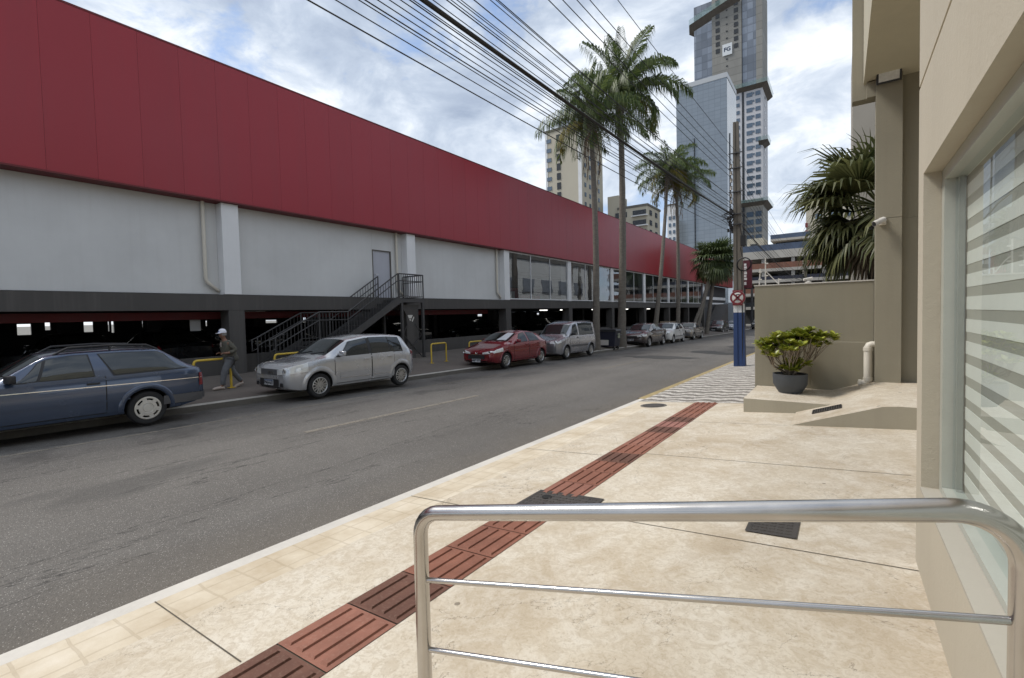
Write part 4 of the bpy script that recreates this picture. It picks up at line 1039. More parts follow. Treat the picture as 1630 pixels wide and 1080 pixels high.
for sg in (1,-1):
    mb = MB(); f = lambda s,h: Vector((q.x(s), sg*(q.wr(s)-.06), q.topz(s,q.wr(s)-.06)+h))
    mb.tube([f(2.12,.0),f(2.30,.085),f(2.9,.09),f(3.38,.075),f(3.55,.0)],.019,8); mb.tube([f(2.2,.035),f(2.9,.035),f(3.5,.02)],.013,6); mb.bar(f(2.85,0),f(2.85,.085),.05,.02); mb.build('roof_rack', M['black_plastic'], wag, smooth=50)
mb = MB(); rows = [[q.sidep(3.55+.68*u/8, .33+.16*v/3, .014) for u in range(9)] for v in range(4)]; mb.grid(rows); mb.build('bumper', M['grey_plastic'], wag, smooth=50)
mb = MB(); rows = [[q.front(-.78+1.56*u/10,.36+.14*v/3,.05,True) for u in range(11)] for v in range(4)]; mb.grid(rows); mb.build('bumper', M['grey_plastic'], wag, smooth=50)
RED = dict(L=4.0, W=1.66, wb=2.55, fo=.84, r=.295, rim='9', roof=[(1.05,1.0),(1.85,1.36),(2.35,1.44),(2.9,1.41),(3.4,1.30),(3.9,.98)], deck=[(0,.58),(.05,.64),(.25,.74),(1.05,.93),(1.6,.94),(3.4,1.0),(3.85,.97),(4.0,.80)],
    screen=(1.12,1.82), rear=(3.42,3.82), tumble=.70, windows=[(1.50,2.35,1.95,2.30),(2.50,3.25,2.44,3.05)], doors=[(1.35,2.42),(2.45,3.30)], handle='body', lips=.07,
    strips=[(.42,.47,1.4,3.0,None)], lamps=[(.30,.62,.56,.63,.66,.80)], tail=(.78,.98,.16),
    nose=[('grille',-.40,.40,.38,.53,.012,M['black_plastic']),('lower_intake',-.5,.5,.26,.30,.010,M['black_plastic']),('grille_bar',-.30,.30,.545,.56,.014,M['chrome'])], plate=(0,.33,'MMP 4974'), mirror=(1.62,None))
red, q = make_car('parked_car','dark red hatchback with slanted headlights parked between two silver vehicles', RED, (-11.38,15.9,zr(15.9)+.012), P_RED)
mb = MB(); p = q.front(0,.60,.02)
for sg in (1,-1): mb.bar((p.x,sg*.015,.575),(p.x-.02,sg*.05,.63),.012,.02)
mb.build('emblem', M['chrome'], red)
# paper shade lying behind the red car's windscreen
mb = MB(); mb.grid([[q.topp(1.18+.62*i/4, .08+.44*(j/3)*(1-.35*i/4)+.12*i/4, .009) for j in range(4)] for i in range(5)]); mb.build('sun_shade', M['white_plate'], red, smooth=60)
VAN = dict(L=4.25, W=1.74, wb=2.62, fo=.86, r=.305, rim='7', roof=[(.98,1.12),(1.60,1.66),(2.1,1.77),(3.2,1.80),(4.02,1.77),(4.2,1.05)], deck=[(0,.70),(.05,.80),(.3,.88),(.98,1.06),(1.6,1.08),(4.0,1.10),(4.2,1.06),(4.25,.9)],
    screen=(1.03,1.56), rear=(4.04,4.16), tumble=.80, windows=[(1.28,2.02,1.66,2.0),(2.22,3.82,2.20,3.74)], doors=[(1.18,2.10)], lips=.06,
    strips=[(.55,.63,1.25,3.1,M['grey_plastic'])], lamps=[(.42,.34,.72,.86,.78,.90)], tail=(.85,1.2,.08),
    nose=[('bumper',-.72,.72,.38,.62,.02,M['grey_plastic']),('grille',-.40,.40,.68,.80,.012,M['grey_plastic'])], plate=(0,.47,''), mirror=(1.42,M['black_plastic']))
van, q = make_car('parked_car','silver grey family van with roof rails parked behind the red hatchback', VAN, (-11.5,20.95,zr(20.95)+.012), P_MPV, cat='van')
for sg in (1,-1):
    mb = MB(); f = lambda s,h: Vector((q.x(s), sg*(q.wr(s)-.05), q.topz(s,q.wr(s)-.05)+h)); mb.tube([f(2.3,0),f(2.38,.05),f(3.0,.055),f(3.75,.05),f(3.85,0)],.014,8); mb.build('roof_rail', M['black_plastic'], van, smooth=50)
SED = dict(L=4.55, W=1.76, wb=2.75, fo=.90, r=.31, rim='9', roof=[(1.10,1.0),(1.95,1.40),(2.5,1.475),(3.1,1.43),(3.85,1.06)], deck=[(0,.64),(.05,.72),(.3,.80),(1.10,.95),(1.9,.965),(3.8,1.03),(4.4,1.02),(4.55,.86)],
    screen=(1.17,1.90), rear=(3.18,3.76), tumble=.70, windows=[(1.60,2.45,2.02,2.40),(2.60,3.38,2.54,3.12)], doors=[(1.42,2.52),(2.55,3.45)], handle='body', lips=.06,
    strips=[], lamps=[(.40,.46,.62,.70,.68,.80)], tail=(.80,1.0,.14),
    nose=[('grille',-.38,.38,.58,.66,.012,M['black_plastic']),('lower_intake',-.55,.55,.26,.36,.010,M['black_plastic']),('grille_bar',-.34,.34,.675,.69,.014,M['chrome'])], plate=(0,.45,'MFX 2806'), mirror=(1.68,None))
make_car('parked_car','dark brown sedan with pale windscreen glare parked beside the navy bin', SED, (-11.72,33.2,zr(33.2)-.03), P_BROWN, detail=1, sc=1.11)
WHT = dict(L=3.95, W=1.66, wb=2.5, fo=.80, r=.29, rim='9', roof=[(1.0,1.0),(1.70,1.38),(2.3,1.44),(3.0,1.42),(3.55,1.34),(3.88,1.0)], deck=[(0,.64),(.05,.72),(.25,.80),(1.0,.93),(1.6,.94),(3.4,.98),(3.85,.96),(3.95,.80)],
    screen=(1.06,1.67), rear=(3.57,3.80), tumble=.72, windows=[(1.42,2.26,1.78,2.22),(2.40,3.15,2.36,3.0)], doors=[(1.28,2.33),(2.36,3.2)], lips=.05,
    strips=[(.44,.50,1.35,3.1,M['grey_plastic'])], lamps=[(.38,.34,.60,.74,.64,.76)], tail=(.80,1.05,.12),
    nose=[('grille',-.34,.34,.62,.70,.012,M['black_plastic']),('lower_intake',-.5,.5,.28,.40,.010,M['black_plastic'])], plate=(0,.46,''), mirror=(1.55,M['black_plastic']))
make_car('parked_car','small white hatchback parked in front of the upright plywood sheet', WHT, (-11.72,38.85,zr(38.85)-.03), P_WHITE, detail=1, sc=1.13)
PICK = dict(L=4.35, W=1.62, wb=2.6, fo=.85, r=.29, rim='9', roof=[(1.3,.96),(1.85,1.32),(2.2,1.36),(2.75,1.34),(2.95,.98)], deck=[(0,.68),(.05,.78),(.3,.84),(1.3,.91),(2.2,.92),(2.9,.94),(4.2,.95),(4.35,.8)],
    screen=(1.36,1.81), rear=(2.77,2.89), tumble=.76, windows=[(1.62,2.66,1.92,2.62)], doors=[(1.45,2.72)], lips=.06,
    strips=[(.50,.54,.5,3.9,M['grey_plastic'])], lamps=[(.42,.16,.62,.75,.62,.75)], tail=(.62,.86,.09),
    nose=[('grille',-.4,.4,.62,.75,.012,M['black_plastic']),('bumper',-.7,.7,.34,.52,.03,M['grey_plastic'])], plate=(0,.42,''), mirror=(1.66,M['black_plastic']))
make_car('parked_car','old beige pickup parked just beyond the upright plywood sheet', PICK, (-11.95,46.1,zr(46.1)-.03), P_BEIGE, cat='pickup', detail=1, sc=1.16)
BLK = dict(SED, plate=(0,.45,'MKT 7312'))
blk, q = make_car('parked_car','black sedan parked under the leaning fan palm trunks', BLK, (-13.1,64.8,zr(64.8)), P_BLACK, detail=1, slope=-.01, sc=1.14)
make_car('parked_car','pale silver car half hidden by the blue pole base', dict(WHT), (-12.9,72.5,zr(72.5)), P_SILVERBLUE, detail=0, slope=0)
SUV = dict(L=4.3, W=1.78, wb=2.6, fo=.85, r=.34, rim='7', roof=[(1.10,1.2),(1.65,1.62),(2.2,1.70),(3.7,1.68),(4.15,1.2)], deck=[(0,.84),(.05,.95),(.3,1.02),(1.1,1.12),(4.0,1.16),(4.2,1.12),(4.3,.9)],
    screen=(1.15,1.6), rear=(3.75,4.08), tumble=.78, windows=[(1.45,2.3,1.72,2.26),(2.42,3.3,2.4,3.2)], doors=[(1.3,2.36),(2.39,3.3)], lips=.06, strips=[], lamps=[(.42,.3,.76,.92,.8,.92)], tail=(.8,1.1,.1),
    nose=[('grille',-.4,.4,.74,.9,.012,M['black_plastic']),('bumper',-.75,.75,.38,.62,.02,M['grey_plastic'])], plate=(0,.55,''), mirror=(1.6,None))
make_car('parked_car','black off road vehicle standing between the pole and boundary wall', SUV, (-10.3,81,zr(81)), P_BLACK, detail=0, slope=0, cat='off roader')
# cars dimly seen in the garage: copies of the black sedan with their parts
for (x,y,a) in ((-20.4,4.2,math.pi),(-20.2,6.6,math.pi),(-26,9.5,0),(-20.3,17.4,math.pi),(-26.5,12.6,0),(-20.3,25.2,math.pi),(-27,16.5,0),(-32.8,11.2,math.pi),(-20.3,33,math.pi)):
    c = copy_tree(blk); c.location = (x,y,GZ); c.rotation_euler = (0,0,a); c.scale = (1,1,1); c['group'] = 'dark cars parked inside the garage'; c['label'] = 'dark car parked inside the dim garage under the store'

# ------------------------------------------------------------------ bin, board, panel
t = thing('waste_container', 'navy wheeled waste container with white notices behind the silver van', 'bin', (-11.75,27.0,zr(27)+.01))
mb = MB(); mb.prism([(-.55,.22),(.55,.22),(.66,1.12),(-.66,1.12)], -.42, .42, 'y'); b_ = mb.build('body', M['navy'], t, bevel=.02)
mb = MB(); mb.box((-.70,-.47,1.122),(.70,.47,1.16)); mb.prism([(-.70,1.161),(.70,1.161),(.62,1.27),(-.62,1.27)], -.40, .40, 'y'); mb.build('lid', M['black_plastic'], t, bevel=.015)
mb = MB(); mb.box((-.36,-.428,.30),(.20,-.421,.62)); mb.build('notice', M['sign_white'], t)
mb = MB(); mb.box((.625,-.02,.72),(.645,.30,1.08)); mb.build('notice', pm('green_white_notice',(.35,.38,.28),.6,.25,25), t)
for x in (-.45,.45):
    for y in (-.30,.30): mb = MB(); mb.lathe([(.03,-.03),(.09,-.03),(.10,-.02),(.10,.02),(.09,.03),(.03,.03)],20,(x,y,.10),'y',closed=True); mb.box((x-.02,y-.04,.1),(x+.02,y+.04,.22)); mb.build('wheel', M['black_rubber'], t, smooth=40)
for s in (-1,1): mb = MB(); mb.tube([(s*.60,-.30,.9),(s*.76,-.30,.92),(s*.76,.30,.92),(s*.60,.30,.9)],.02,8); mb.build('handle', M['steel_dark'], t, smooth=50)
t = thing('plywood_sheet', 'pale plywood sheet standing upright beside the white hatchback', 'board', (-12.75,43.0,zf(-12.75,43)))
mb = MB(); mb.box((-.85,-.02,.25),(.85,.02,1.42)); o = mb.build('sheet', M['plywood'], t, bevel=.003)
mb = MB(); mb.box((-.80,.025,0),(-.72,.07,1.35)); mb.box((.72,.025,0),(.80,.07,1.35)); mb.build('batten', M['plywood'], t)
t = thing('metal_panel', 'light grey metal panel standing by the dark far end of the store', 'panel', (-15.6,86.5,-1.3)); 
mb = MB(); mb.box((-1.3,-.05,.9),(1.6,.05,4.2)); mb.build('panel', pm('light_grey_panel',(.42,.46,.50),.4,.06,1), t)
mb = MB(); mb.box((-1.35,-.1,0),(-1.2,.1,4.25)); mb.box((1.5,-.1,0),(1.65,.1,4.25)); mb.build('post', M['pilaster'], t)
t = thing('store_pylon_sign', 'tall narrow dark red sign with a column of white letters by the pole', 'sign', (-12.35,84.5,0))
mb = MB(); mb.box((-.75,-.2,-1.4),(-.45,.2,5.1)); mb.box((.35,-.2,-1.4),(.65,.2,5.1)); mb.build('post', M['steel_dark'], t)
mb = MB(); mb.box((-.72,-.25,5.1),(.52,.25,9.6)); mb.build('panel', M['pylon_red'], t)
zz = 9.1
for k in range(7):
    h = .36 if k < 6 else .5; mb = MB(); mb.box((-.60,-.27,zz-h),(-.18 if k%2 else -.26,-.252,zz)); mb.build('letter', M['sign_white'], t); zz -= h+.1+(.2 if k==5 else 0)
#CHUNK4
# ------------------------------------------------------------------ utility poles and cables
def make_pole(loc, label, painted):
    t = thing('utility_pole', label, 'pole', loc, 0, 'concrete utility poles')
    def sect(z): k = (z+.4)/8.6; return (.18-.10*k, .135-.055*k, -.10*k*.9)     # half widths, slight lean
    def seg(z0, z1, e=0):
        mb = MB(); rows = []
        for z in [z0+(z1-z0)*i/6 for i in range(7)]:
            a, b_, ox = sect(z); a += e; b_ += e; g_ = a*.28; d = .02
            rows.append([(ox+x,y,z) for x,y in ((-a,-b_),(-g_,-b_),(-g_*.7,-b_+d),(g_*.7,-b_+d),(g_,-b_),(a,-b_),(a,b_),(-a,b_))])
        n = 8; mb.v = [p for r in rows for p in r]
        for i in range(6):
            for j in range(n): mb.f.append((i*n+j,i*n+(j+1)%n,(i+1)*n+(j+1)%n,(i+1)*n+j)); mb.m.append(0)
        mb.f.append(tuple(range(n))); mb.m.append(0); mb.f.append(tuple(6*n+j for j in range(n))); mb.m.append(0)
        return mb
    if painted:
        seg(-.4,1.70,.003).build('painted_base', M['pole_blue'], t); seg(1.701,2.0,.003).build('painted_band', M['pole_white'], t); seg(2.001,8.15).build('shaft', M['pole_conc'], t)
    else: seg(-.4,8.15).build('shaft', M['pole_conc'], t)
    for z in (7.1,6.6,5.8,5.05,4.7):
        a, b_, ox = sect(z); mb = MB(); mb.box((ox-a-.012,-b_-.012,z-.02),(ox+a+.012,b_+.012,z+.02)); mb.bar((ox-a-.14,-b_-.02,z),(ox+a+.12,-b_-.02,z),.03); mb.build('clamp', M['steel_dark'], t)
    mb = MB(); mb.box((-.285,-.03,5.45),(-.255,.03,6.85)); mb.build('rack', M['steel_dark'], t)
    for z in (6.72,6.47,6.22,5.97,5.72,5.5):
        mb = MB(); mb.lathe([(.02,-.06),(.05,-.055),(.03,-.02),(.05,0),(.03,.02),(.05,.055),(.02,.06)],14,(-.25,0,z)); mb.build('insulator', M['ceramic'], t, smooth=50)
    rr = random.Random(3); mb = MB()
    for k in range(10):
        z = rr.uniform(4.5,5.2); mb.obox((-.24+rr.uniform(-.12,.06),rr.uniform(-.1,.1),z),(rr.uniform(.02,.05),0,0),(0,.05,0),(0,0,rr.uniform(.04,.10)))
    for k in range(7):
        z = rr.uniform(4.4,5.3); mb.tube([(-.16,-.05,z),(-.34-rr.uniform(0,.2),-.12,z-.12),(-.26,-.16,z-.35),(-.14,-.14,z-.1)],.014,6)
    mb.build('splice_boxes', M['cable'], t)
    mb = MB(); mb.box((.06,-.2,3.95),(.22,-.08,4.3)); mb.tube([(.10,-.12,4.3),(.02,-.14,4.7)],.015,6); mb.build('junction_box', M['cable'], t, bevel=.01)
    mb = MB()
    for k in range(5): mb.lathe([(.20+.012*(k%3),-.015),(.215+.012*(k%3),0),(.20+.012*(k%3),.015)],24,(.17,-.17-.022*k,3.32),'y',closed=True)
    mb.tube([(.05,-.15,3.9),(.12,-.19,3.55),(.17,-.19,3.5)],.012,6); mb.tube([(.09,-.15,3.1),(.10,-.14,2.4),(.10,-.13,1.0),(.10,-.12,-.1)],.016,6)
    mb.build('cable_coil', M['cable'], t, smooth=60)
    return t
PY, PY2, PY0 = 17.7, 56.2, -20.0
make_pole((-2.86,PY,zs(-2.86,PY)+.15), 'tall concrete utility pole with blue and white painted base by the kerb', True)
p2_ = make_pole((-2.95,PY2,zr(PY2)+.9), 'distant bare utility pole between the boundary wall and parking block', False)
ns = thing('no_parking_sign', 'round red and white no stopping sign strapped to the blue pole', 'road sign', (-2.90,PY-.17,2.17))
mb = MB(); mb.lathe([(.001,-.004),(.235,-.004),(.24,0),(.235,.004),(.001,.004)],40,(0,0,0),'y'); mb.build('disc', M['sign_white'], ns, smooth=40)
mb = MB(); mb.lathe([(.178,-.0065),(.238,-.0065)],48,(0,0,0),'y')
for a in (45,-45): mb.obox((0,-.0075,0),(.19*math.cos(R(a)),0,.19*math.sin(R(a))),(0,.001,0),(-.028*math.sin(R(a)),0,.028*math.cos(R(a))))
mb.build('red_cross', M['sign_red'], ns)
o = text_mesh('E', .30, M['ink'], 'letter', ns, .0005, .004); o.rotation_euler = (math.pi/2,0,0); o.location = (0,-.0052,0)
mb = MB(); mb.box((-.16,.006,-.26),(.16,.02,.26)); mb.build('backing', M['sign_red'], ns)

def cable(x, z_exit, sag, r, label, z_shift=0, single=None):
    X = x; z0 = 1.786+(z_exit-1.786)*(-X/2.9)+sag*.95
    pts = []
    for i in range(41):
        y = PY0+(PY-PY0)*i/40; u = (2*i/40-1); pts.append((X, y, z0-sag*(1-u*u)))
    for i in range(1,31):
        y = PY+(PY2-PY)*i/30; u = 2*i/30-1; pts.append((X+(-.05)*i/30, y, z0-(sag*1.2)*(1-u*u)-.55*i/30))
    mb = MB(); mb.tube(pts, r, 6)
    o = mb.build('overhead_cable', M['cable'], smooth=60)
    return tag(o, label, 'cable', single or 'thin overhead cables')
THIN = 'thin black overhead cable strung from pole to pole over the pavement'
for i, (z, s) in enumerate(((3.91,.42),(4.02,.45),(4.12,.42),(4.15,.50),(4.21,.40),(4.27,.44),(4.38,.42),(4.40,.5),(4.52,.40),(4.61,.46),(4.64,.40),(4.71,.43),(4.81,.42),(4.94,.5),(4.99,.44),(5.01,.40),(4.33,.62),(4.68,.60))):
    cable(-3.03-.035*(i%4), z, s,   .0045 if i%3 else .0058, THIN)
for z in (5.53,5.71,5.91,6.11): cable(-3.12, z, .52, .0068, THIN)
cable(-2.98, 6.64, .42, .0062, THIN)
o = cable(-3.06, 4.46, .42, .023, 'thick black bundled overhead cable, the heaviest line crossing the sky', single='heavy cable')
del o['group']

# ------------------------------------------------------------------ palms
def queen_palm(name, label, base, top, L, nf, seed, r0=.19, yellow=0, skirt=0):
    rr = random.Random(seed); base = Vector(base); top = Vector(top)
    t = thing(name, label, 'palm tree', base, 0, 'queen palms along the far kerb'); T = top-base
    mb = MB(); n = 26; pts = []; rad = []
    for i in range(n+1):
        k = i/n; p = T*k; bend = math.sin(k*math.pi)*.12; pts.append(p+Vector((bend*.6,bend,0))); rad.append((r0*(1.25-.5*k)+(.10*math.exp(-k*22)))*(1+.035*((i%2)*2-1)))
    mb.tube(pts, rad, 12); mb.build('trunk', M['trunk'], t, smooth=70)
    mb = MB(); mb.tube([T-Vector((0,0,.7)),T-Vector((0,0,.3)),T+Vector((0,0,.15)),T+Vector((0,0,.5))],[r0*.95,r0*1.35,r0*1.1,.05],10)
    for k in range(12):
        a = k*2.4; d = Vector((math.cos(a),math.sin(a),0)); mb.tube([T+d*.1+Vector((0,0,-.5+.04*k)),T+d*.32+Vector((0,0,-.1+.04*k))],[.06,.03],5)
    mb.build('crownshaft', M['trunk'], t, smooth=70)
    cm = MB()
    def frond(az, el, l, droop, mi):
        p = T+Vector((0,0,.15)); hd = Vector((math.cos(az),math.sin(az),0)); n = 16; P = [p]; D = []
        tw = rr.uniform(-.25,.25)
        for i in range(n):
            k = i/n; e = el-droop*(k**1.35); d = hd*math.cos(e)+Vector((0,0,math.sin(e))); d += hd.cross(Vector((0,0,1)))*tw*k; d.normalize(); p = p+d*(l/n); P.append(p); D.append(d)
        D.append(D[-1]); cm.tube(P, [.028*(1-.85*i/n) for i in range(n+1)], 4, mi, caps=False)
        m_ = int(58*l/3); 
        for j in range(m_):
            k = .10+.90*j/m_; x = k*n; i = min(n-1,int(x)); q = P[i].lerp(P[i+1],x-i); d = D[i]; s = d.cross(Vector((0,0,1)))
            s = s.normalized() if s.length > .05 else Vector((1,0,0)); u_ = s.cross(d)
            ll = (.92*math.sin(math.pi*(.12+.82*k))**.7)*rr.uniform(.8,1.1)*(l/3)**.5
            for sg in (-1,1):
                lift = rr.uniform(-.35,.6); v = (s*sg*.75+d*.50+u_*lift*.6).normalized(); a = q; b_ = q+v*ll*.5; v2 = (v*.32+Vector((0,0,-1))*rr.uniform(.7,1.5)).normalized(); c = b_+v2*ll*.70
                w = v.cross(Vector((0,0,1))); w = (w.normalized() if w.length > .05 else s)*.027*(l/3)**.5; w = w*.75+u_*.012
                cm.add([a-w*.6,a+w*.6,b_+w,b_-w,c], [(0,1,2,3),(3,2,4)], mi)
    for k in range(nf):
        u_ = k/(nf-1); az = k*2.399+rr.uniform(-.25,.25); el = 1.40-1.35*u_**1.1+rr.uniform(-.12,.12)
        frond(az, el, l=L*rr.uniform(.85,1.08)*(.85+.3*math.sin(u_*math.pi)), droop=1.0+1.45*u_+rr.uniform(-.2,.35), mi=1 if (u_ > .8 and rr.random() < yellow) else 0)
    frond(rr.uniform(0,6), 1.5, L*1.0, .25, 0); frond(rr.uniform(0,6), 1.45, L*.9, .35, 0)
    cm.build('crown', [M['frond'], M['frond_yellow']], t, recalc=False)
    if skirt:
        sm_ = MB()
        for k in range(skirt):
            az = k*2.4; hd = Vector((math.cos(az),math.sin(az),0)); p = T+Vector((0,0,-.1-.05*k)); l = rr.uniform(1.6,3.2)
            P = [p, p+hd*.35+Vector((0,0,-.25)), p+hd*rr.uniform(.4,.6)+Vector((0,0,-.4*l)), p+hd*rr.uniform(.25,.55)+Vector((0,0,-l))]
            sm_.tube(P,[.035,.03,.02,.008],5)
            for j in range(46):
                x = .25+2.74*j/46; i = int(x); q = P[i].lerp(P[i+1],x-i); a = rr.uniform(0,6.3); e = q+Vector((math.cos(a)*.12,math.sin(a)*.12,-rr.uniform(.25,.5))); w = Vector((-math.sin(a),math.cos(a),0))*.018
                sm_.add([q-w,q+w,e+w*.3,e-w*.3],[(0,1,2,3)])
        sm_.build('dead_fronds', M['dead'], t, recalc=False)
    return t
queen_palm('queen_palm','slim palm with a skirt of dead brown fronds behind the silver van',(-11.6,24.9,zr(24.9)+.05),(-11.55,24.65,12.2),3.2,24,5,.165,.6,9)
queen_palm('queen_palm','tallest palm with a broad feathery crown rising behind the navy bin',(-11.6,28.7,zr(28.7)+.05),(-11.5,28.9,15.0),4.2,30,12,.21,.25,3)
queen_palm('queen_palm','leaning palm with yellowing drooping fronds over the white hatchback',(-11.9,36.0,zr(36)+.05),(-11.6,39.0,12.7),3.0,22,21,.15,.9,3)
queen_palm('queen_palm','straight thin palm with drooping crown just left of the glass tower',(-11.6,41.4,zr(41.4)+.05),(-11.6,41.5,12.2),3.1,22,33,.15,.7,5)

def fan_palm(name, label, base, trunks, crown, rad, n, seed, mats, leafn=26, petiole=.55, up=.9, dead=0, group=None, bias=None):
    rr = random.Random(seed); t = thing(name, label, 'palm tree', base, 0, group); C = Vector(crown)-Vector(base)
    for (p0, p1, r) in trunks:
        mb = MB(); a = Vector(p0)-Vector(base); b_ = Vector(p1)-Vector(base); k = 16
        mb.tube([a.lerp(b_, i/k)+Vector((0,0,0)) for i in range(k+1)], [r*(1.2-.35*i/k)*(1+.05*((i%2)*2-1)) for i in range(k+1)], 10); mb.build('trunk', M['trunk'], t, smooth=70)
    cm = MB(); dm = MB()
    def fan(az, el, l, mb, droop):
        hd = Vector((math.cos(az),math.sin(az),0)); d = hd*math.cos(el)+Vector((0,0,math.sin(el))); s = hd.cross(Vector((0,0,1))).normalized(); nrm = s.cross(d)
        pe = l*petiole; o = C+d*.12; m_ = o+d*pe+Vector((0,0,-.10*pe)); mb.tube([o,o.lerp(m_,.5)+Vector((0,0,.04)),m_],[.022,.016,.012],4,0,False)
        bl = l*(1-petiole)*1.35
        for j in range(leafn):
            a = -1.9+3.8*j/(leafn-1); dv = (d*math.cos(a)+s*math.sin(a)*.95+nrm*(.18*abs(math.sin(a)))).normalized(); ll = bl*(1-.12*abs(a))*rr.uniform(.9,1.05)
            wd = dv.cross(nrm).normalized()*(.030*l)
            p1 = m_+dv*ll*.55; v2 = (dv*.8+Vector((0,0,-1))*(droop*rr.uniform(.6,1.2))).normalized(); p2 = p1+v2*ll*.3; v3 = (v2*.5+Vector((0,0,-1))*(droop*1.1)).normalized(); p3 = p2+v3*ll*.28
            f = nrm*(.008*l)
            mb.add([m_-wd*.35,m_+f,m_+wd*.35,p1-wd,p1+f*1.6,p1+wd,p2-wd*.5,p2+wd*.5,p3],[(0,1,4,3),(1,2,5,4),(3,4,7,6),(4,5,7),(6,7,8)])
    for k in range(n):
        u_ = k/(n-1); az = k*2.399+rr.uniform(-.2,.2); el = up-(up+.95)*u_**.85+rr.uniform(-.12,.12)
        if bias is not None and rr.random() < .55: az = bias+rr.uniform(-.9,.9)
        fan(az, el, rad*rr.uniform(.85,1.1), cm, .25+.75*u_)
    cm.build('crown', mats, t, recalc=False)
    if dead:
        for k in range(dead): fan(k*2.399, -1.15-rr.uniform(0,.3), rad*.85, dm, 1.0)
        dm.build('dead_fronds', M['dead'], t, recalc=False)
    return t
fan_palm('fan_palm','bushy fan palm with leaning trunks at the far end of the store',(-12.6,54,zr(54)), [((-12.9,52.5,zr(53)),(-11.8,56.2,7.0),.20),((-12.2,54.6,zr(55)),(-11.6,56.5,7.0),.19),((-13.2,51.5,zr(51)),(-12.0,55.2,4.5),.15)],(-11.6,56.3,7.3),2.6,64,4,[M['fan']],22,.45,1.2,20)
fan_palm('fan_palm','large fan palm rising behind the boundary wall beside the tall column',(.62,13.0,-.2),[((.62,13.0,-.2),(.60,12.6,3.7),.16)],(.68,12.55,3.85),1.55,34,8,[M['fan_dark']],26,.45,1.2,6,None,math.pi)
# street greenery past the wall
def bush(name, label, c, s, n, seed):
    rr = random.Random(seed); t = thing(name, label, 'shrub', c); mb = MB(); st_ = MB()
    for k in range(7): a = k*.9; st_.tube([(0,0,0),(math.cos(a)*s[0]*.3,math.sin(a)*s[1]*.3,s[2]*.5),(math.cos(a)*s[0]*.7,math.sin(a)*s[1]*.7,s[2]*.95)],[.05,.03,.012],5)
    st_.build('stem', M['bark'], t)
    for k in range(n):
        a = rr.uniform(0,6.28); q = rr.random()**.4; z = rr.uniform(.1,1); rz = math.sqrt(max(.05,1-(2*z-1)**2)); p = Vector((math.cos(a)*q*s[0]*rz,math.sin(a)*q*s[1]*rz,z*s[2])); d = Vector((rr.uniform(-1,1),rr.uniform(-1,1),rr.uniform(-.5,1))).normalized(); w = d.orthogonal().normalized()*.06; mb.add([p-w,p+d*.1-w*.2,p+d*.22,p+w],[(0,1,2,3)])
    mb.build('foliage', M['hedge'], t, recalc=False)
bush('street_shrub','dark green shrub beyond the wall between pole and parking block',(-7.6,93.5,-1.3),(2.6,1.5,5.6),2600,3)

# ------------------------------------------------------------------ distant buildings
def win_grid(parent, wins, m, depth=.12, name='window', cap=90):
    """wins: list of (centre, half width vector, half height); each a pane mesh of its own, the smallest surplus in one"""
    proto = {}
    rest = MB()
    for i, (c, u, h, nrm) in enumerate(wins):
        c = Vector(c); u = Vector(u); nrm = Vector(nrm)
        if i < cap:
            key = (round(u.x,2),round(u.y,2),round(h,2))
            if key not in proto:
                mb = MB(); mb.obox((0,0,0), u, nrm*(depth/2), (0,0,h)); o = mb.build(name, m, parent); proto[key] = o; o.location = c
            else:
                o = proto[key].copy(); COL.objects.link(o); o.location = c
        else: rest.obox(c, u, nrm*(depth/2), (0,0,h))
    if rest.v: tag(rest.build(name, m, parent), kind='stuff')
# glass tower
def curtain(name, base, du, dv, line=.06, tint=.15):
    m, nt, b = new_mat(name); N = NT(nt); v = N.map(); sp = N.n('ShaderNodeSeparateXYZ'); N.l(v, sp.inputs[0])
    hx = N.math('ADD', sp.outputs[0], sp.outputs[1]); gx = N.math('FRACT', N.math('DIVIDE', hx, du)); gz_ = N.math('FRACT', N.math('DIVIDE', sp.outputs[2], dv)); gz2 = N.math('FRACT', N.math('DIVIDE', sp.outputs[2], dv*3))
    ln = N.math('MAXIMUM', N.math('LESS_THAN', gx, line), N.math('LESS_THAN', gz_, line*1.4)); ln2 = N.math('LESS_THAN', gz2, .09)
    cell = N.n('ShaderNodeCombineXYZ'); N.l(N.math('FLOOR', N.math('DIVIDE', hx, du)), cell.inputs[0]); N.l(N.math('FLOOR', N.math('DIVIDE', sp.outputs[2], dv)), cell.inputs[1])
    wn = N.n('ShaderNodeTexWhiteNoise'); N.l(cell.outputs[0], wn.inputs['Vector'])
    col = N.mix(wn.outputs['Value'], c3(base,1-tint), c3(base,1+tint)); col = N.mix(N.math('MULTIPLY', ln, .45), col, c3(base,.45)); col = N.mix(N.math('MULTIPLY', ln2, .35), col, c3(base,.7))
    N.l(col, b.inputs['Base Color']); b.inputs['Metallic'].default_value = .35; b.inputs['Roughness'].default_value = .16
    N.l(N.bump(N.noise(v, .12, 2), .15, .4), b.inputs['Normal']); return m
t = thing('glass_tower','grey blue glass office tower in front of the unfinished high rise','tower',(-34.5,157,-2)); ox, oy = -34.5, 157
gm = curtain('curtain_wall', (.25,.285,.32), 1.6, 1.15, .05, .05)
mb = MB(); mb.box((-41.73-ox,150-oy,0),(-27.29-ox,164.5-oy,71.0)); mb.build('facade', gm, t)
mb = MB(); mb.box((-41.8-ox,149.9-oy,71.0),(-27.2-ox,164.6-oy,72.4)); mb.build('roof_band', pm('pale_metal_band',(.46,.48,.50),.4,.05,.3), t)
mb = MB(); mb.box((-36.6-ox,149.75-oy,22),(-36.3-ox,149.99-oy,55.5)); mb.build('fin', M['dark_win'], t)
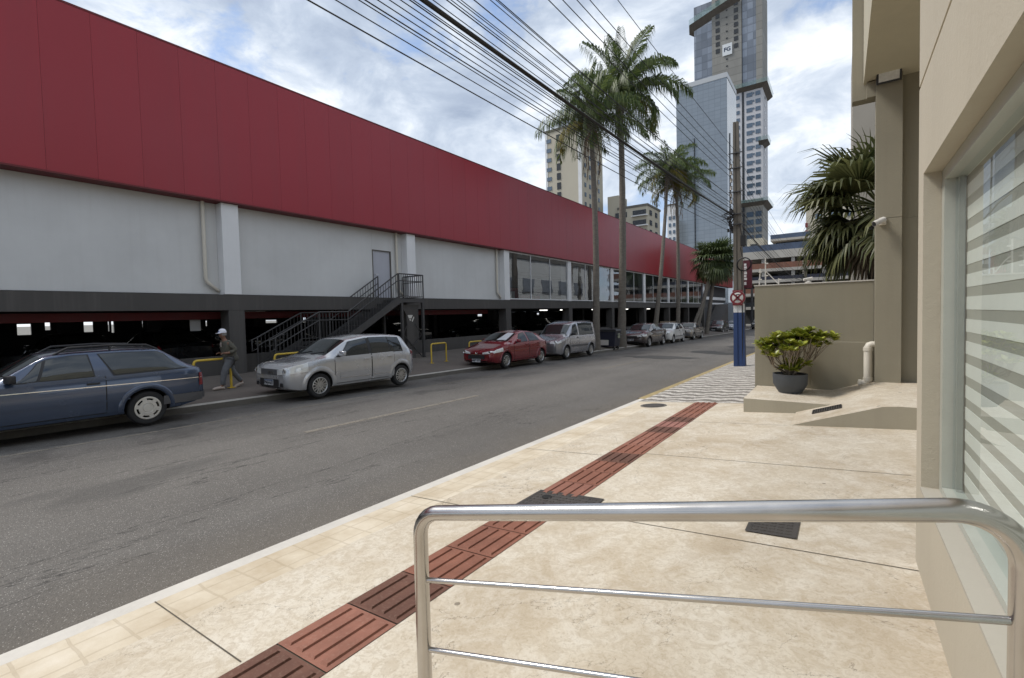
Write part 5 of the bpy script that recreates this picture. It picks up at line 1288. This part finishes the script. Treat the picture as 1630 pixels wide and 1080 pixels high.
mb = MB(); mb.box((-27.28-ox,153.6-oy,20),(-27.1-ox,153.9-oy,56)); mb.build('fin', M['dark_win'], t)
# unfinished high rise
def banded(name, base, dv):
    m, nt, b = new_mat(name); N = NT(nt); v = N.map(); sp = N.n('ShaderNodeSeparateXYZ'); N.l(v, sp.inputs[0])
    fl = N.math('DIVIDE', sp.outputs[2], dv); fr = N.math('FRACT', fl); wn = N.n('ShaderNodeTexWhiteNoise'); wn.noise_dimensions = '1D'; N.l(N.math('FLOOR', fl), wn.inputs['W'])
    col = N.mix(wn.outputs['Value'], c3(base,.86), c3(base,1.12)); col = N.mix(N.ramp(N.noise(N.map((1,1,.25)), .35, 5, .65), [(.4,(0,0,0)),(.7,(.6,.6,.6))]), col, c3(base,.72))
    col = N.mix(N.math('MULTIPLY', N.math('LESS_THAN', fr, .12), .5), col, c3(base,.55)); N.l(col, b.inputs['Base Color']); b.inputs['Roughness'].default_value = .85; return m
hx0, hx1, hy0, hy1 = -50.8, -25.3, 210.0, 224.5
t = thing('unfinished_high_rise','unfinished high rise with green safety platforms and FG banner','tower',(-38,217,-2)); ox, oy = -38, 217
raw = banded('raw_concrete_render', (.275,.27,.25), 2.95); cladw = wall_paint('pale_cladding', (.55,.55,.57), .1, .1); glz = curtain('tower_glazing', (.21,.235,.275), 2.1, 2.95, .09, .3)
def HB(a, b_, name, m): mb = MB(); mb.box((a[0]-ox,a[1]-oy,a[2]+2),(b_[0]-ox,b_[1]-oy,b_[2]+2)); return mb.build(name, m, t)
HB((hx0,hy0,88),(-43.6,hy1,128),'glazed_bay',glz); HB((-43.6,hy0-.8,-2),(-32.6,hy1,134),'core',raw); HB((-32.4,hy0-.3,88),(hx1-2.2,hy1,128),'glazed_bay',glz); HB((hx1-2.2,hy0-.6,88),(hx1,hy1,128),'end_wall',raw)
HB((hx0,hy0,-2),(-43.61,hy1,87.98),'lower_bay',cladw); HB((-32.59,hy0-.9,45),(hx1,hy1,87.98),'lower_bay',cladw); HB((-32.59,hy0-.5,-2),(hx1,hy1,44.98),'lower_bay',raw); HB((-43.6,hy0-.95,45),(-32.6,hy0-.81,87.9),'core_cladding',cladw); HB((-32.6,hy0-1.0,2),(-31.8,hy0-.92,90),'dark_joint',M['dark_win'])
W = []
for k in range(14):
    z = 47.6+k*2.95
    W += [((-29.9-ox,hy0-.93-oy,z+2),(1.05,0,0),.8,(0,1,0)),((-26.9-ox,hy0-.93-oy,z+2),(.85,0,0),.8,(0,1,0)),((-28.45-ox,hy0-.93-oy,z+2.3),(.3,0,0),.35,(0,1,0)),((-34.0-ox,hy0-.98-oy,z+2),(.6,0,0),.7,(0,1,0)),((hx1+.02-ox,216-oy,z+2),(0,.6,0),.45,(1,0,0))]
for k in range(6): z = 24+k*3.05; W += [((-29.9-ox,hy0-.53-oy,z+2),(1.25,0,0),1.0,(0,1,0)),((-26.9-ox,hy0-.53-oy,z+2),(1.05,0,0),1.0,(0,1,0))]
win_grid(t, W, M['tower_win'], .2)
W = []
for k in range(9):
    z = 104+k*2.75
    if z > 105: W += [((-41.4-ox,hy0-.85-oy,z+2),(.75,0,0),.85,(0,1,0)),((-34.6-ox,hy0-.85-oy,z+2),(.75,0,0),.85,(0,1,0))]
for k in range(12): W.append(((-38.0-ox,hy0-.85-oy,93.5+k*2.75),(.3,0,0),.22,(0,1,0)))
win_grid(t, W, M['dark_win'], .2, 'opening', 60)
def net_mat():
    m, nt, b = new_mat('green_safety_net'); N = NT(nt); f = N.noise(N.map(), 1.2, 4)
    N.l(N.ramp(f, [(.3,(.16,.30,.27)),(.7,(.30,.44,.41))]), b.inputs['Base Color']); b.inputs['Roughness'].default_value = .9; b.inputs['Alpha'].default_value = .42; return m
M['net'] = net_mat()
M['board'] = pm('platform_board', (.13,.115,.10), .9, .3, 1)
def tray(x0, x1, y0, y1, z, out=3.0, h=1.8, sides='syx'):
    x0 -= ox; x1 -= ox; y0 -= oy; y1 -= oy; z += 2
    a = MB(); a.add([(x0,y0,z-1.0),(x1,y0,z-1.0),(x1,y1,z-1.0),(x0-.0,y1,z-1.0),(x0,y0-out,z+.3),(x1+out,y0-out,z+.3),(x1+out,y1,z+.3),(x0,y1,z+.3),(x0,y0,z),(x1,y0,z),(x1,y1,z)],[(0,1,5,4),(1,2,6,5),(8,9,5,4),(9,10,6,5),(0,4,8)])
    a.build('safety_platform', M['board'], t)
    a = MB(); a.add([(x0,y0-out,z+.3),(x1+out,y0-out,z+.3),(x1+out,y1,z+.3),(x0,y0-out-.3,z+h),(x1+out+.3,y0-out-.3,z+h),(x1+out+.3,y1,z+h)],[(0,1,4,3),(1,2,5,4)]); a.build('safety_net', M['net'], t)
tray(-37,hx1,hy0-.9,hy1,88.6,1.9,1.7); tray(-26.6,hx1,hy0-.9,hy0+5,66.6,2.0,1.7); tray(-37,hx1,hy0-.9,hy1,43.4,1.9,1.5)
mb = MB(); x0, x1, y0, z = hx0-2.6-ox, -33-ox, hy0-oy, 120.5+2
mb.add([(x0+2.6,y0,z-2.2),(x1,y0-.8,z+3),(x1,y0-3.0,z+5.2),(x0+1.2,y0-2.2,z-.2),(x0+.2,y0+2,z-1.8),(x0+2.6,y0+4,z-3)],[(0,1,2,3),(0,3,4,5)]); mb.build('safety_platform', M['board'], t)
mb = MB(); mb.add([(x0+.2,y0+2,z-1.8),(x0+1.2,y0-2.2,z-.2),(x1,y0-3.0,z+5.2),(x0+.1,y0+2,z+.2),(x0+1.1,y0-2.3,z+1.9),(x1,y0-3.1,z+7.3)],[(0,1,4,3),(1,2,5,4)]); mb.build('safety_net', M['net'], t)
mb = MB(); mb.box((-39.6-ox,hy0-1.15-oy,103.9+2),(-36.0-ox,hy0-1.05-oy,108.4+2)); bn = mb.build('banner', pm('banner_cloth',(.66,.69,.71),.8,.05,1), t)
o = text_mesh('FG', 2.15, M['navy_ink'], 'banner_text', bn, .01, .07); o.rotation_euler = (math.pi/2,0,0); o.location = (-37.8-ox,hy0-1.17-oy,106.15+2)

def block(name, label, x0, x1, y0, y1, zt, m, wins, roofm=None, extra=None, wm=None, z0=-2):
    t = thing(name, label, 'building', ((x0+x1)/2,(y0+y1)/2,z0)); cx, cy = (x0+x1)/2, (y0+y1)/2
    mb = MB(); mb.box((x0-cx,y0-cy,0),(x1-cx,y1-cy,zt-z0)); mb.build('wall', m, t)
    mb = MB(); mb.box((x0-cx-.2,y0-cy-.2,zt-z0),(x1-cx+.2,y1-cy+.2,zt-z0+.6)); mb.build('roof', roofm or M['kerb_grey'], t)
    win_grid(t, [((c[0]-cx,c[1]-cy,c[2]-z0),u,h,n) for c,u,h,n in wins], wm or M['tower_win'], .15)
    if extra: extra(t, cx, cy, z0)
    return t
cream = wall_paint('cream_tower_render', (.50,.46,.37), .12, .1, .05)
W = []
for k in range(10): z = 27.5+k*2.72; W += [((-66.55,119.95,z),(.62,0,0),.95,(0,1,0))]
win2 = [((-69.7,119.95,24.5+k*2.72),(.75,0,0),.55,(0,1,0)) for k in range(11)]+[((-59.25,122+q*3,21.5+k*2.72),(0,.5,0),.6,(1,0,0)) for k in range(10) for q in range(4)]
def ex(t, cx, cy, z0):
    win_grid(t, [((c[0]-cx,c[1]-cy,c[2]-z0),u,h,n) for c,u,h,n in W], M['dark_win'], .15, 'stair_window')
    mb = MB(); mb.box((-67.5-cx,122-cy,54.8-z0),(-63.2-cx,128-cy,60.5-z0)); mb.build('roof_house', pm('pale_blue_render',(.42,.47,.52),.8,.05,.3), t)
    mb = MB(); mb.box((-70.9-cx,119.9-cy,0),(-70.2-cx,119.99-cy,54.2-z0)); mb.box((-60.4-cx,119.9-cy,0),(-59.3-cx,119.99-cy,52.5-z0)); mb.build('corner_strip', M['pilaster'], t)
block('apartment_tower','cream apartment tower behind the palm with the dead fronds',-70.9,-59.29,120,134,54.2,cream,win2,extra=ex)
W2 = [((-46.6+dx,129.9,z),(1.9 if dx==0 else .55,0,0),.75,(0,1,0)) for z in (30.0-.5,27.0-.3,24,21) for dx in (0,-4.2,-6.6)]+[((-44.2,132.5+q*3,z),(0,.9,0),.7,(1,0,0)) for z in (29.5,26.7,24,21) for q in (0,1.6)]
def ex2(t, cx, cy, z0):
    mb = MB(); mb.box((-56.3-cx,130.5-cy,0),(-52.9-cx,137-cy,35.5-z0)); mb.build('stair_tower', cream, t)
    for z in (28.5,25.7,22.9): mb = MB(); mb.box((-48.7-cx,128.9-cy,z-z0),(-44.1-cx,129.85-cy,z-z0+.25)); mb.build('balcony', M['pilaster'], t)
block('apartment_block','low cream apartment block with balconies peeking over the red fascia',-52.9,-44.3,130,141,31.2,cream,W2,extra=ex2,wm=M['dark_win'])
block('white_tower','narrow white tower glimpsed low between the two thin palms',-59.8,-55.6,200,210,45.5,M['pilaster'],[((-58.7+q*1.7,199.9,20+k*2.9),(.45,0,0),.7,(0,1,0)) for k in range(8) for q in (0,1)])
block('beige_block','pale building with a red corner strip beyond the right fan palm',-6.3,3.5,120,132,24.5,cream,[((-4+q*2.6,119.9,15+k*3),(.6,0,0),.6,(0,1,0)) for k in range(3) for q in range(3)],extra=lambda t,cx,cy,z0: [ (lambda mb: (mb.box((-6.45-cx,119.8-cy,z0+15+k*1.6),(-6.0-cx,119.99-cy,z0+15.9+k*1.6)), mb.build('corner_panel', M['sign_red'], t)))(MB()) for k in range(6)])
# multi storey car park closing the street
t = thing('car_park','multi storey car park with rust red parapets and blue rails','car park',(-4,104,-1.4)); ox, oy = -4, 104
slabm = wall_paint('car_park_concrete', (.40,.375,.335), .4, .25, .1); rust = wall_paint('rust_parapet', (.20,.095,.065), .3, .5, .15, (.3,.25,.2)); blu = pm('blue_rail', (.06,.085,.135), .4, .35, .7)
def CB(a, b_, name, m): mb = MB(); mb.box((a[0]-ox,a[1]-oy,a[2]+1.4),(b_[0]-ox,b_[1]-oy,b_[2]+1.4)); return mb.build(name, m, t)
cx0, cx1 = -17.2, 12; yf = 100
for (z, h, m) in ((2.0,.9,M['dark_win']),(4.55,1.0,rust),(7.0,.75,M['navy']),(9.1,1.15,rust),):
    CB((cx0,yf+.25,z-.42),(cx1,yf+16,z-.002),'slab',slabm); CB((cx0,yf+.05,z-.42),(cx1,yf+.248,z+.12),'slab_edge',slabm); CB((cx0,yf+.12,z+.121),(cx1,yf+.24,z+h),'parapet',m)
CB((cx0,yf+.0,11.1),(cx1,yf+16,12.55),'roof_slab',slabm); CB((cx0,yf+.1,12.551),(cx1,yf+.2,13.7),'roof_rail',blu)
for x in (cx0,-12.4,-7.55,-2.8,2.0,7): CB((x,yf+.26,-1.4),(x+.55,yf+.9,11.1),'pillar',slabm)
CB((cx0,yf+9,-1.4),(cx1,yf+9.2,11.1),'inner_wall',M['garage_dark'])
CB((-15.4,yf+4,12.56),(-12.5,yf+10,15.6),'stair_head',cream); CB((-14.8,yf+3.9,13.9),(-13.6,yf+3.99,14.5),'stair_window',M['dark_win'])
CB((-11.2,yf+3,14.6),(8,yf+12,15.0),'deck',slabm); CB((-11.2,yf+3,15.001),(-4.6,yf+3.1,15.8),'deck_rail',blu); CB((-10.6,yf+6,12.56),(8,yf+6.2,14.59),'deck_wall',M['dark_win']); CB((-9,yf+5,15.01),(2,yf+10,16.1),'upper_room',slabm)
t2 = block('street_building','pale commercial block mirrored in the upper windows of the store',5,15,26,78,9.5,wall_paint('street_block_render',(.62,.62,.6),.1,.4),[((4.95,30+q*5.2,2.2+k*3.6),(0,1.5,0),1.0,(1,0,0)) for q in range(9) for k in range(2)],z0=-1.4,wm=pm('street_block_glass', (.22,.24,.27), .3, .3, .6))

# ------------------------------------------------------------------ the walking man
def skin_mesh(name, nodes, edges, m, parent, sub=2, root=0):
    me = bpy.data.meshes.new(name); me.from_pydata([n[0] for n in nodes], edges, []); o = bpy.data.objects.new(name, me); COL.objects.link(o)
    o.modifiers.new('s','SKIN'); sv = me.skin_vertices[0].data
    for i, n in enumerate(nodes): sv[i].radius = n[1] if isinstance(n[1], tuple) else (n[1],n[1]); sv[i].use_root = (i == root)
    md = o.modifiers.new('u','SUBSURF'); md.levels = md.render_levels = sub
    dg = bpy.context.evaluated_depsgraph_get(); me2 = bpy.data.meshes.new_from_object(o.evaluated_get(dg)); o.modifiers.clear(); o.data = me2; bpy.data.meshes.remove(me)
    me2.materials.clear(); me2.materials.append(m)
    for p in me2.polygons: p.use_smooth = True
    o.parent = parent; return o
mx, my = -13.05, 5.72
man = thing('person','person in white cap, olive jacket and grey trousers walking along the far pavement','person',(mx,my,zf(mx,my)+.005),R(-90))
N_ = [((-.03,0,.80),(.10,.13)),((.0,0,.98),(.10,.125)),((.05,0,1.12),(.10,.13)),((.085,0,1.24),(.055,.06)),((.115,0,1.315),(.045,.045)),((.135,0,1.375),(.068,.062)),((.13,0,1.45),(.078,.068)),((.125,0,1.505),(.055,.05)),  # 0-7 trunk, neck, head
 ((.06,.165,1.20),.052),((-.08,.225,1.00),.043),((.10,.20,.93),.034),((.165,.17,.935),.030),       # near arm 8-11
 ((.06,-.165,1.20),.052),((-.06,-.22,1.00),.043),((.10,-.16,.92),.034),((.16,-.12,.93),.030),      # far arm 12-15
 ((.02,.085,.76),.075),((.16,.09,.47),.055),((.20,.09,.14),.036),((.27,.09,.05),(.034,.028)),((.38,.09,.03),(.028,.018)),   # near leg 16-20
 ((-.06,-.085,.76),.075),((-.10,-.09,.46),.055),((-.33,-.09,.16),.036),((-.31,-.09,.06),(.034,.028)),((-.20,-.09,.025),(.028,.018)),   # far leg 21-25
 ((.212,0,1.40),.013),((.125,.078,1.41),.014),((.125,-.078,1.41),.014)]
Ed = [(0,1),(1,2),(2,3),(3,4),(4,5),(5,6),(6,7),(2,8),(8,9),(9,10),(10,11),(2,12),(12,13),(13,14),(14,15),(0,16),(16,17),(17,18),(18,19),(19,20),(0,21),(21,22),(22,23),(23,24),(24,25),(5,26),(5,27),(5,28)]
for (w, c, sg) in ((11,(.165,.17,.935),1),(15,(.16,-.12,.93),-1)):
    for f in range(4):
        a = len(N_); y = c[1]+(.024-.016*f); L_ = (.040,.046,.044,.034)[f]
        N_.append(((c[0]+.045,y,c[2]+.006-.004*f),.009)); N_.append(((c[0]+.045+L_*.8,y-.004*sg,c[2]-.012),.0085)); N_.append(((c[0]+.045+L_,y-.008*sg,c[2]-.035),.0075)); Ed += [(w,a),(a,a+1),(a+1,a+2)]
    a = len(N_); N_.append(((c[0]+.02,c[1]-.034*sg,c[2]+.012),.010)); N_.append(((c[0]+.055,c[1]-.048*sg,c[2]+.004),.009)); Ed += [(w,a),(a,a+1)]
skin_mesh('body', N_, Ed, M['skin'], man)
J = [((-.05,0,.66),(.185,.225)),((-.04,0,.82),(.165,.205)),((-.01,0,.99),(.15,.18)),((.04,0,1.13),(.135,.175)),((.075,0,1.235),(.075,.085)),((.055,.165,1.19),.074),((-.085,.235,1.0),.066),((.07,.205,.935),.056),((.055,-.165,1.19),.074),((-.065,-.225,1.0),.064),((.07,-.17,.925),.054)]
skin_mesh('jacket', J, [(0,1),(1,2),(2,3),(3,4),(3,5),(5,6),(6,7),(3,8),(8,9),(9,10)], M['jacket'], man, root=2)
Tn = [((-.03,0,.80),(.118,.15)),((.02,.085,.73),.104),((.155,.09,.46),.084),((.195,.09,.27),.072),((.205,.09,.10),.066),((-.06,-.085,.73),.104),((-.10,-.09,.45),.082),((-.22,-.09,.29),.070),((-.325,-.09,.13),.062)]
skin_mesh('trousers', Tn, [(0,1),(1,2),(2,3),(3,4),(0,5),(5,6),(6,7),(7,8)], M['trouser'], man)
mb = MB(); mb.grid([[(.178,-.04,1.20),(.185,.0,1.21),(.178,.045,1.20)],[(.172,-.04,1.08),(.182,0,1.08),(.172,.04,1.08)],[(.135,-.03,.96),(.145,0,.96),(.135,.03,.96)]]); mb.build('shirt', M['shirt'], man, smooth=80)
mb = MB(); mb.lathe([(.001,.098),(.045,.09),(.078,.062),(.092,.02),(.094,-.012),(.088,-.012)],24,(.125,0,1.465)); 
mb.grid([[(.125+.09*math.cos(a)*1.0,.09*math.sin(a),1.458) for a in [R(-65+130*i/10) for i in range(11)]],[(.125+.165*math.cos(a*.8),.092*math.sin(a),1.440) for a in [R(-65+130*i/10) for i in range(11)]]])
cp = mb.build('cap', M['cap'], man, smooth=50)
mb = MB(); mb.box((.205,-.025,1.475),(.217,.03,1.502)); o = mb.build('cap_badge', pm('blue_badge',(.06,.09,.3),.8,.1,20), cp)
mb = MB(); mb.lathe([(.074,-.02),(.081,.0),(.083,.03),(.08,.04)],20,(.113,0,1.40)); mb.v = [v for v in mb.v]; mb.build('hair', M['hair'], man, smooth=60).scale = (1,1,1)
for sg in (1,-1):
    mb = MB(); mb.lathe([(.001,-.004),(.007,-.003),(.009,0),(.007,.003),(.001,.004)],10,(.196,sg*.028,1.425)); mb.build('eye', M['ink'], man, smooth=60)
for (x,y,z,a) in ((.29,.09,.035,.06),(-.27,-.09,.045,-.35)):
    mb = MB(); P = [Vector((-.11,0,.012)),Vector((-.06,0,.02)),Vector((.02,0,.018)),Vector((.10,0,.004)),Vector((.155,0,-.008))]; mb.tube([Vector((x,y,z))+Matrix.Rotation(-a,3,'Y')@p for p in P],[.032,.042,.044,.040,.022],10); mb.build('shoe', M['shoe'], man, smooth=70)

# ------------------------------------------------------------------ sky, sun, camera
w = bpy.data.worlds.new('World'); SC.world = w; w.use_nodes = True; nt = w.node_tree; N = NT(nt); bg = nt.nodes['Background']
SUN_EL, SUN_AZ = R(54), R(112)      # azimuth measured from +Y towards -X
sky = N.n('ShaderNodeTexSky'); sky.sky_type = 'NISHITA'; sky.sun_disc = False; sky.sun_elevation = SUN_EL; sky.sun_rotation = -SUN_AZ; sky.air_density = 1.0; sky.dust_density = .6; sky.ozone_density = 1.2
tc = N.n('ShaderNodeTexCoord'); sp = N.n('ShaderNodeSeparateXYZ'); N.l(tc.outputs['Generated'], sp.inputs[0])
mp = N.n('ShaderNodeMapping'); mp.inputs['Location'].default_value = (1.3,.7,2.2); mp.inputs['Scale'].default_value = (1,1,1.9); N.l(tc.outputs['Generated'], mp.inputs[0]); v = mp.outputs[0]
n1 = N.noise(v, 3.0, 10, .60, .25); n2 = N.noise(v, 7.0, 9, .60, .35); n3 = N.noise(v, 1.7, 3, .5)
dens = N.math('ADD', N.math('MULTIPLY', n1, .72), N.math('MULTIPLY', n2, .28))
cover = N.ramp(dens, [(.37,(0,0,0)),(.46,(1,1,1))])
shade = N.math('ADD', N.math('MULTIPLY', n2, .60), N.math('MULTIPLY', n3, .55))
ccol = N.ramp(shade, [(.40,(2.5,2.95,3.75)),(.52,(3.6,4.1,4.85)),(.60,(4.8,5.25,5.85)),(.68,(6.8,7.0,7.2))])
skyb = N.mix(.35, sky.outputs[0], (2.4,3.6,6.2))
col = N.mix(N.math('MULTIPLY', cover, .93), skyb, ccol)
N.l(col, bg.inputs[0]); bg.inputs[1].default_value = .10
ld = bpy.data.lights.new('sun','SUN'); ld.energy = 1.9; ld.angle = R(14); ld.color = (1,.955,.89); lo = bpy.data.objects.new('sun', ld); COL.objects.link(lo)
sd = Vector((-math.sin(SUN_AZ)*math.cos(SUN_EL), math.cos(SUN_AZ)*math.cos(SUN_EL), math.sin(SUN_EL)))
lo.rotation_euler = sd.to_track_quat('Z','Y').to_euler()
cd = bpy.data.cameras.new('camera'); co = bpy.data.objects.new('camera', cd); COL.objects.link(co); SC.camera = co
fw = Vector((-.5747,.8175,-.03717)).normalized(); rt = Vector((.8184,.5742,-.02387)); rt = (rt-fw*rt.dot(fw)).normalized(); upv = rt.cross(fw)
m3 = Matrix((rt, upv, -fw)).transposed(); co.matrix_world = Matrix.Translation((0,0,1.7856)) @ m3.to_4x4()
cd.sensor_width = 36; cd.lens = 746.85/1630*36; cd.shift_y = -(540-528.58)/1630; cd.clip_start = .05; cd.clip_end = 6000
vs = SC.view_settings; SC.display_settings.display_device = 'sRGB'; vs.view_transform = 'Standard'; vs.look = 'None'; vs.exposure = 0.74; vs.gamma = 1; vs.use_curve_mapping = False
SC.cycles.max_bounces = 8; SC.cycles.transparent_max_bounces = 12; SC.cycles.caustics_reflective = False; SC.cycles.caustics_refractive = False
SC.cycles.use_denoising = True
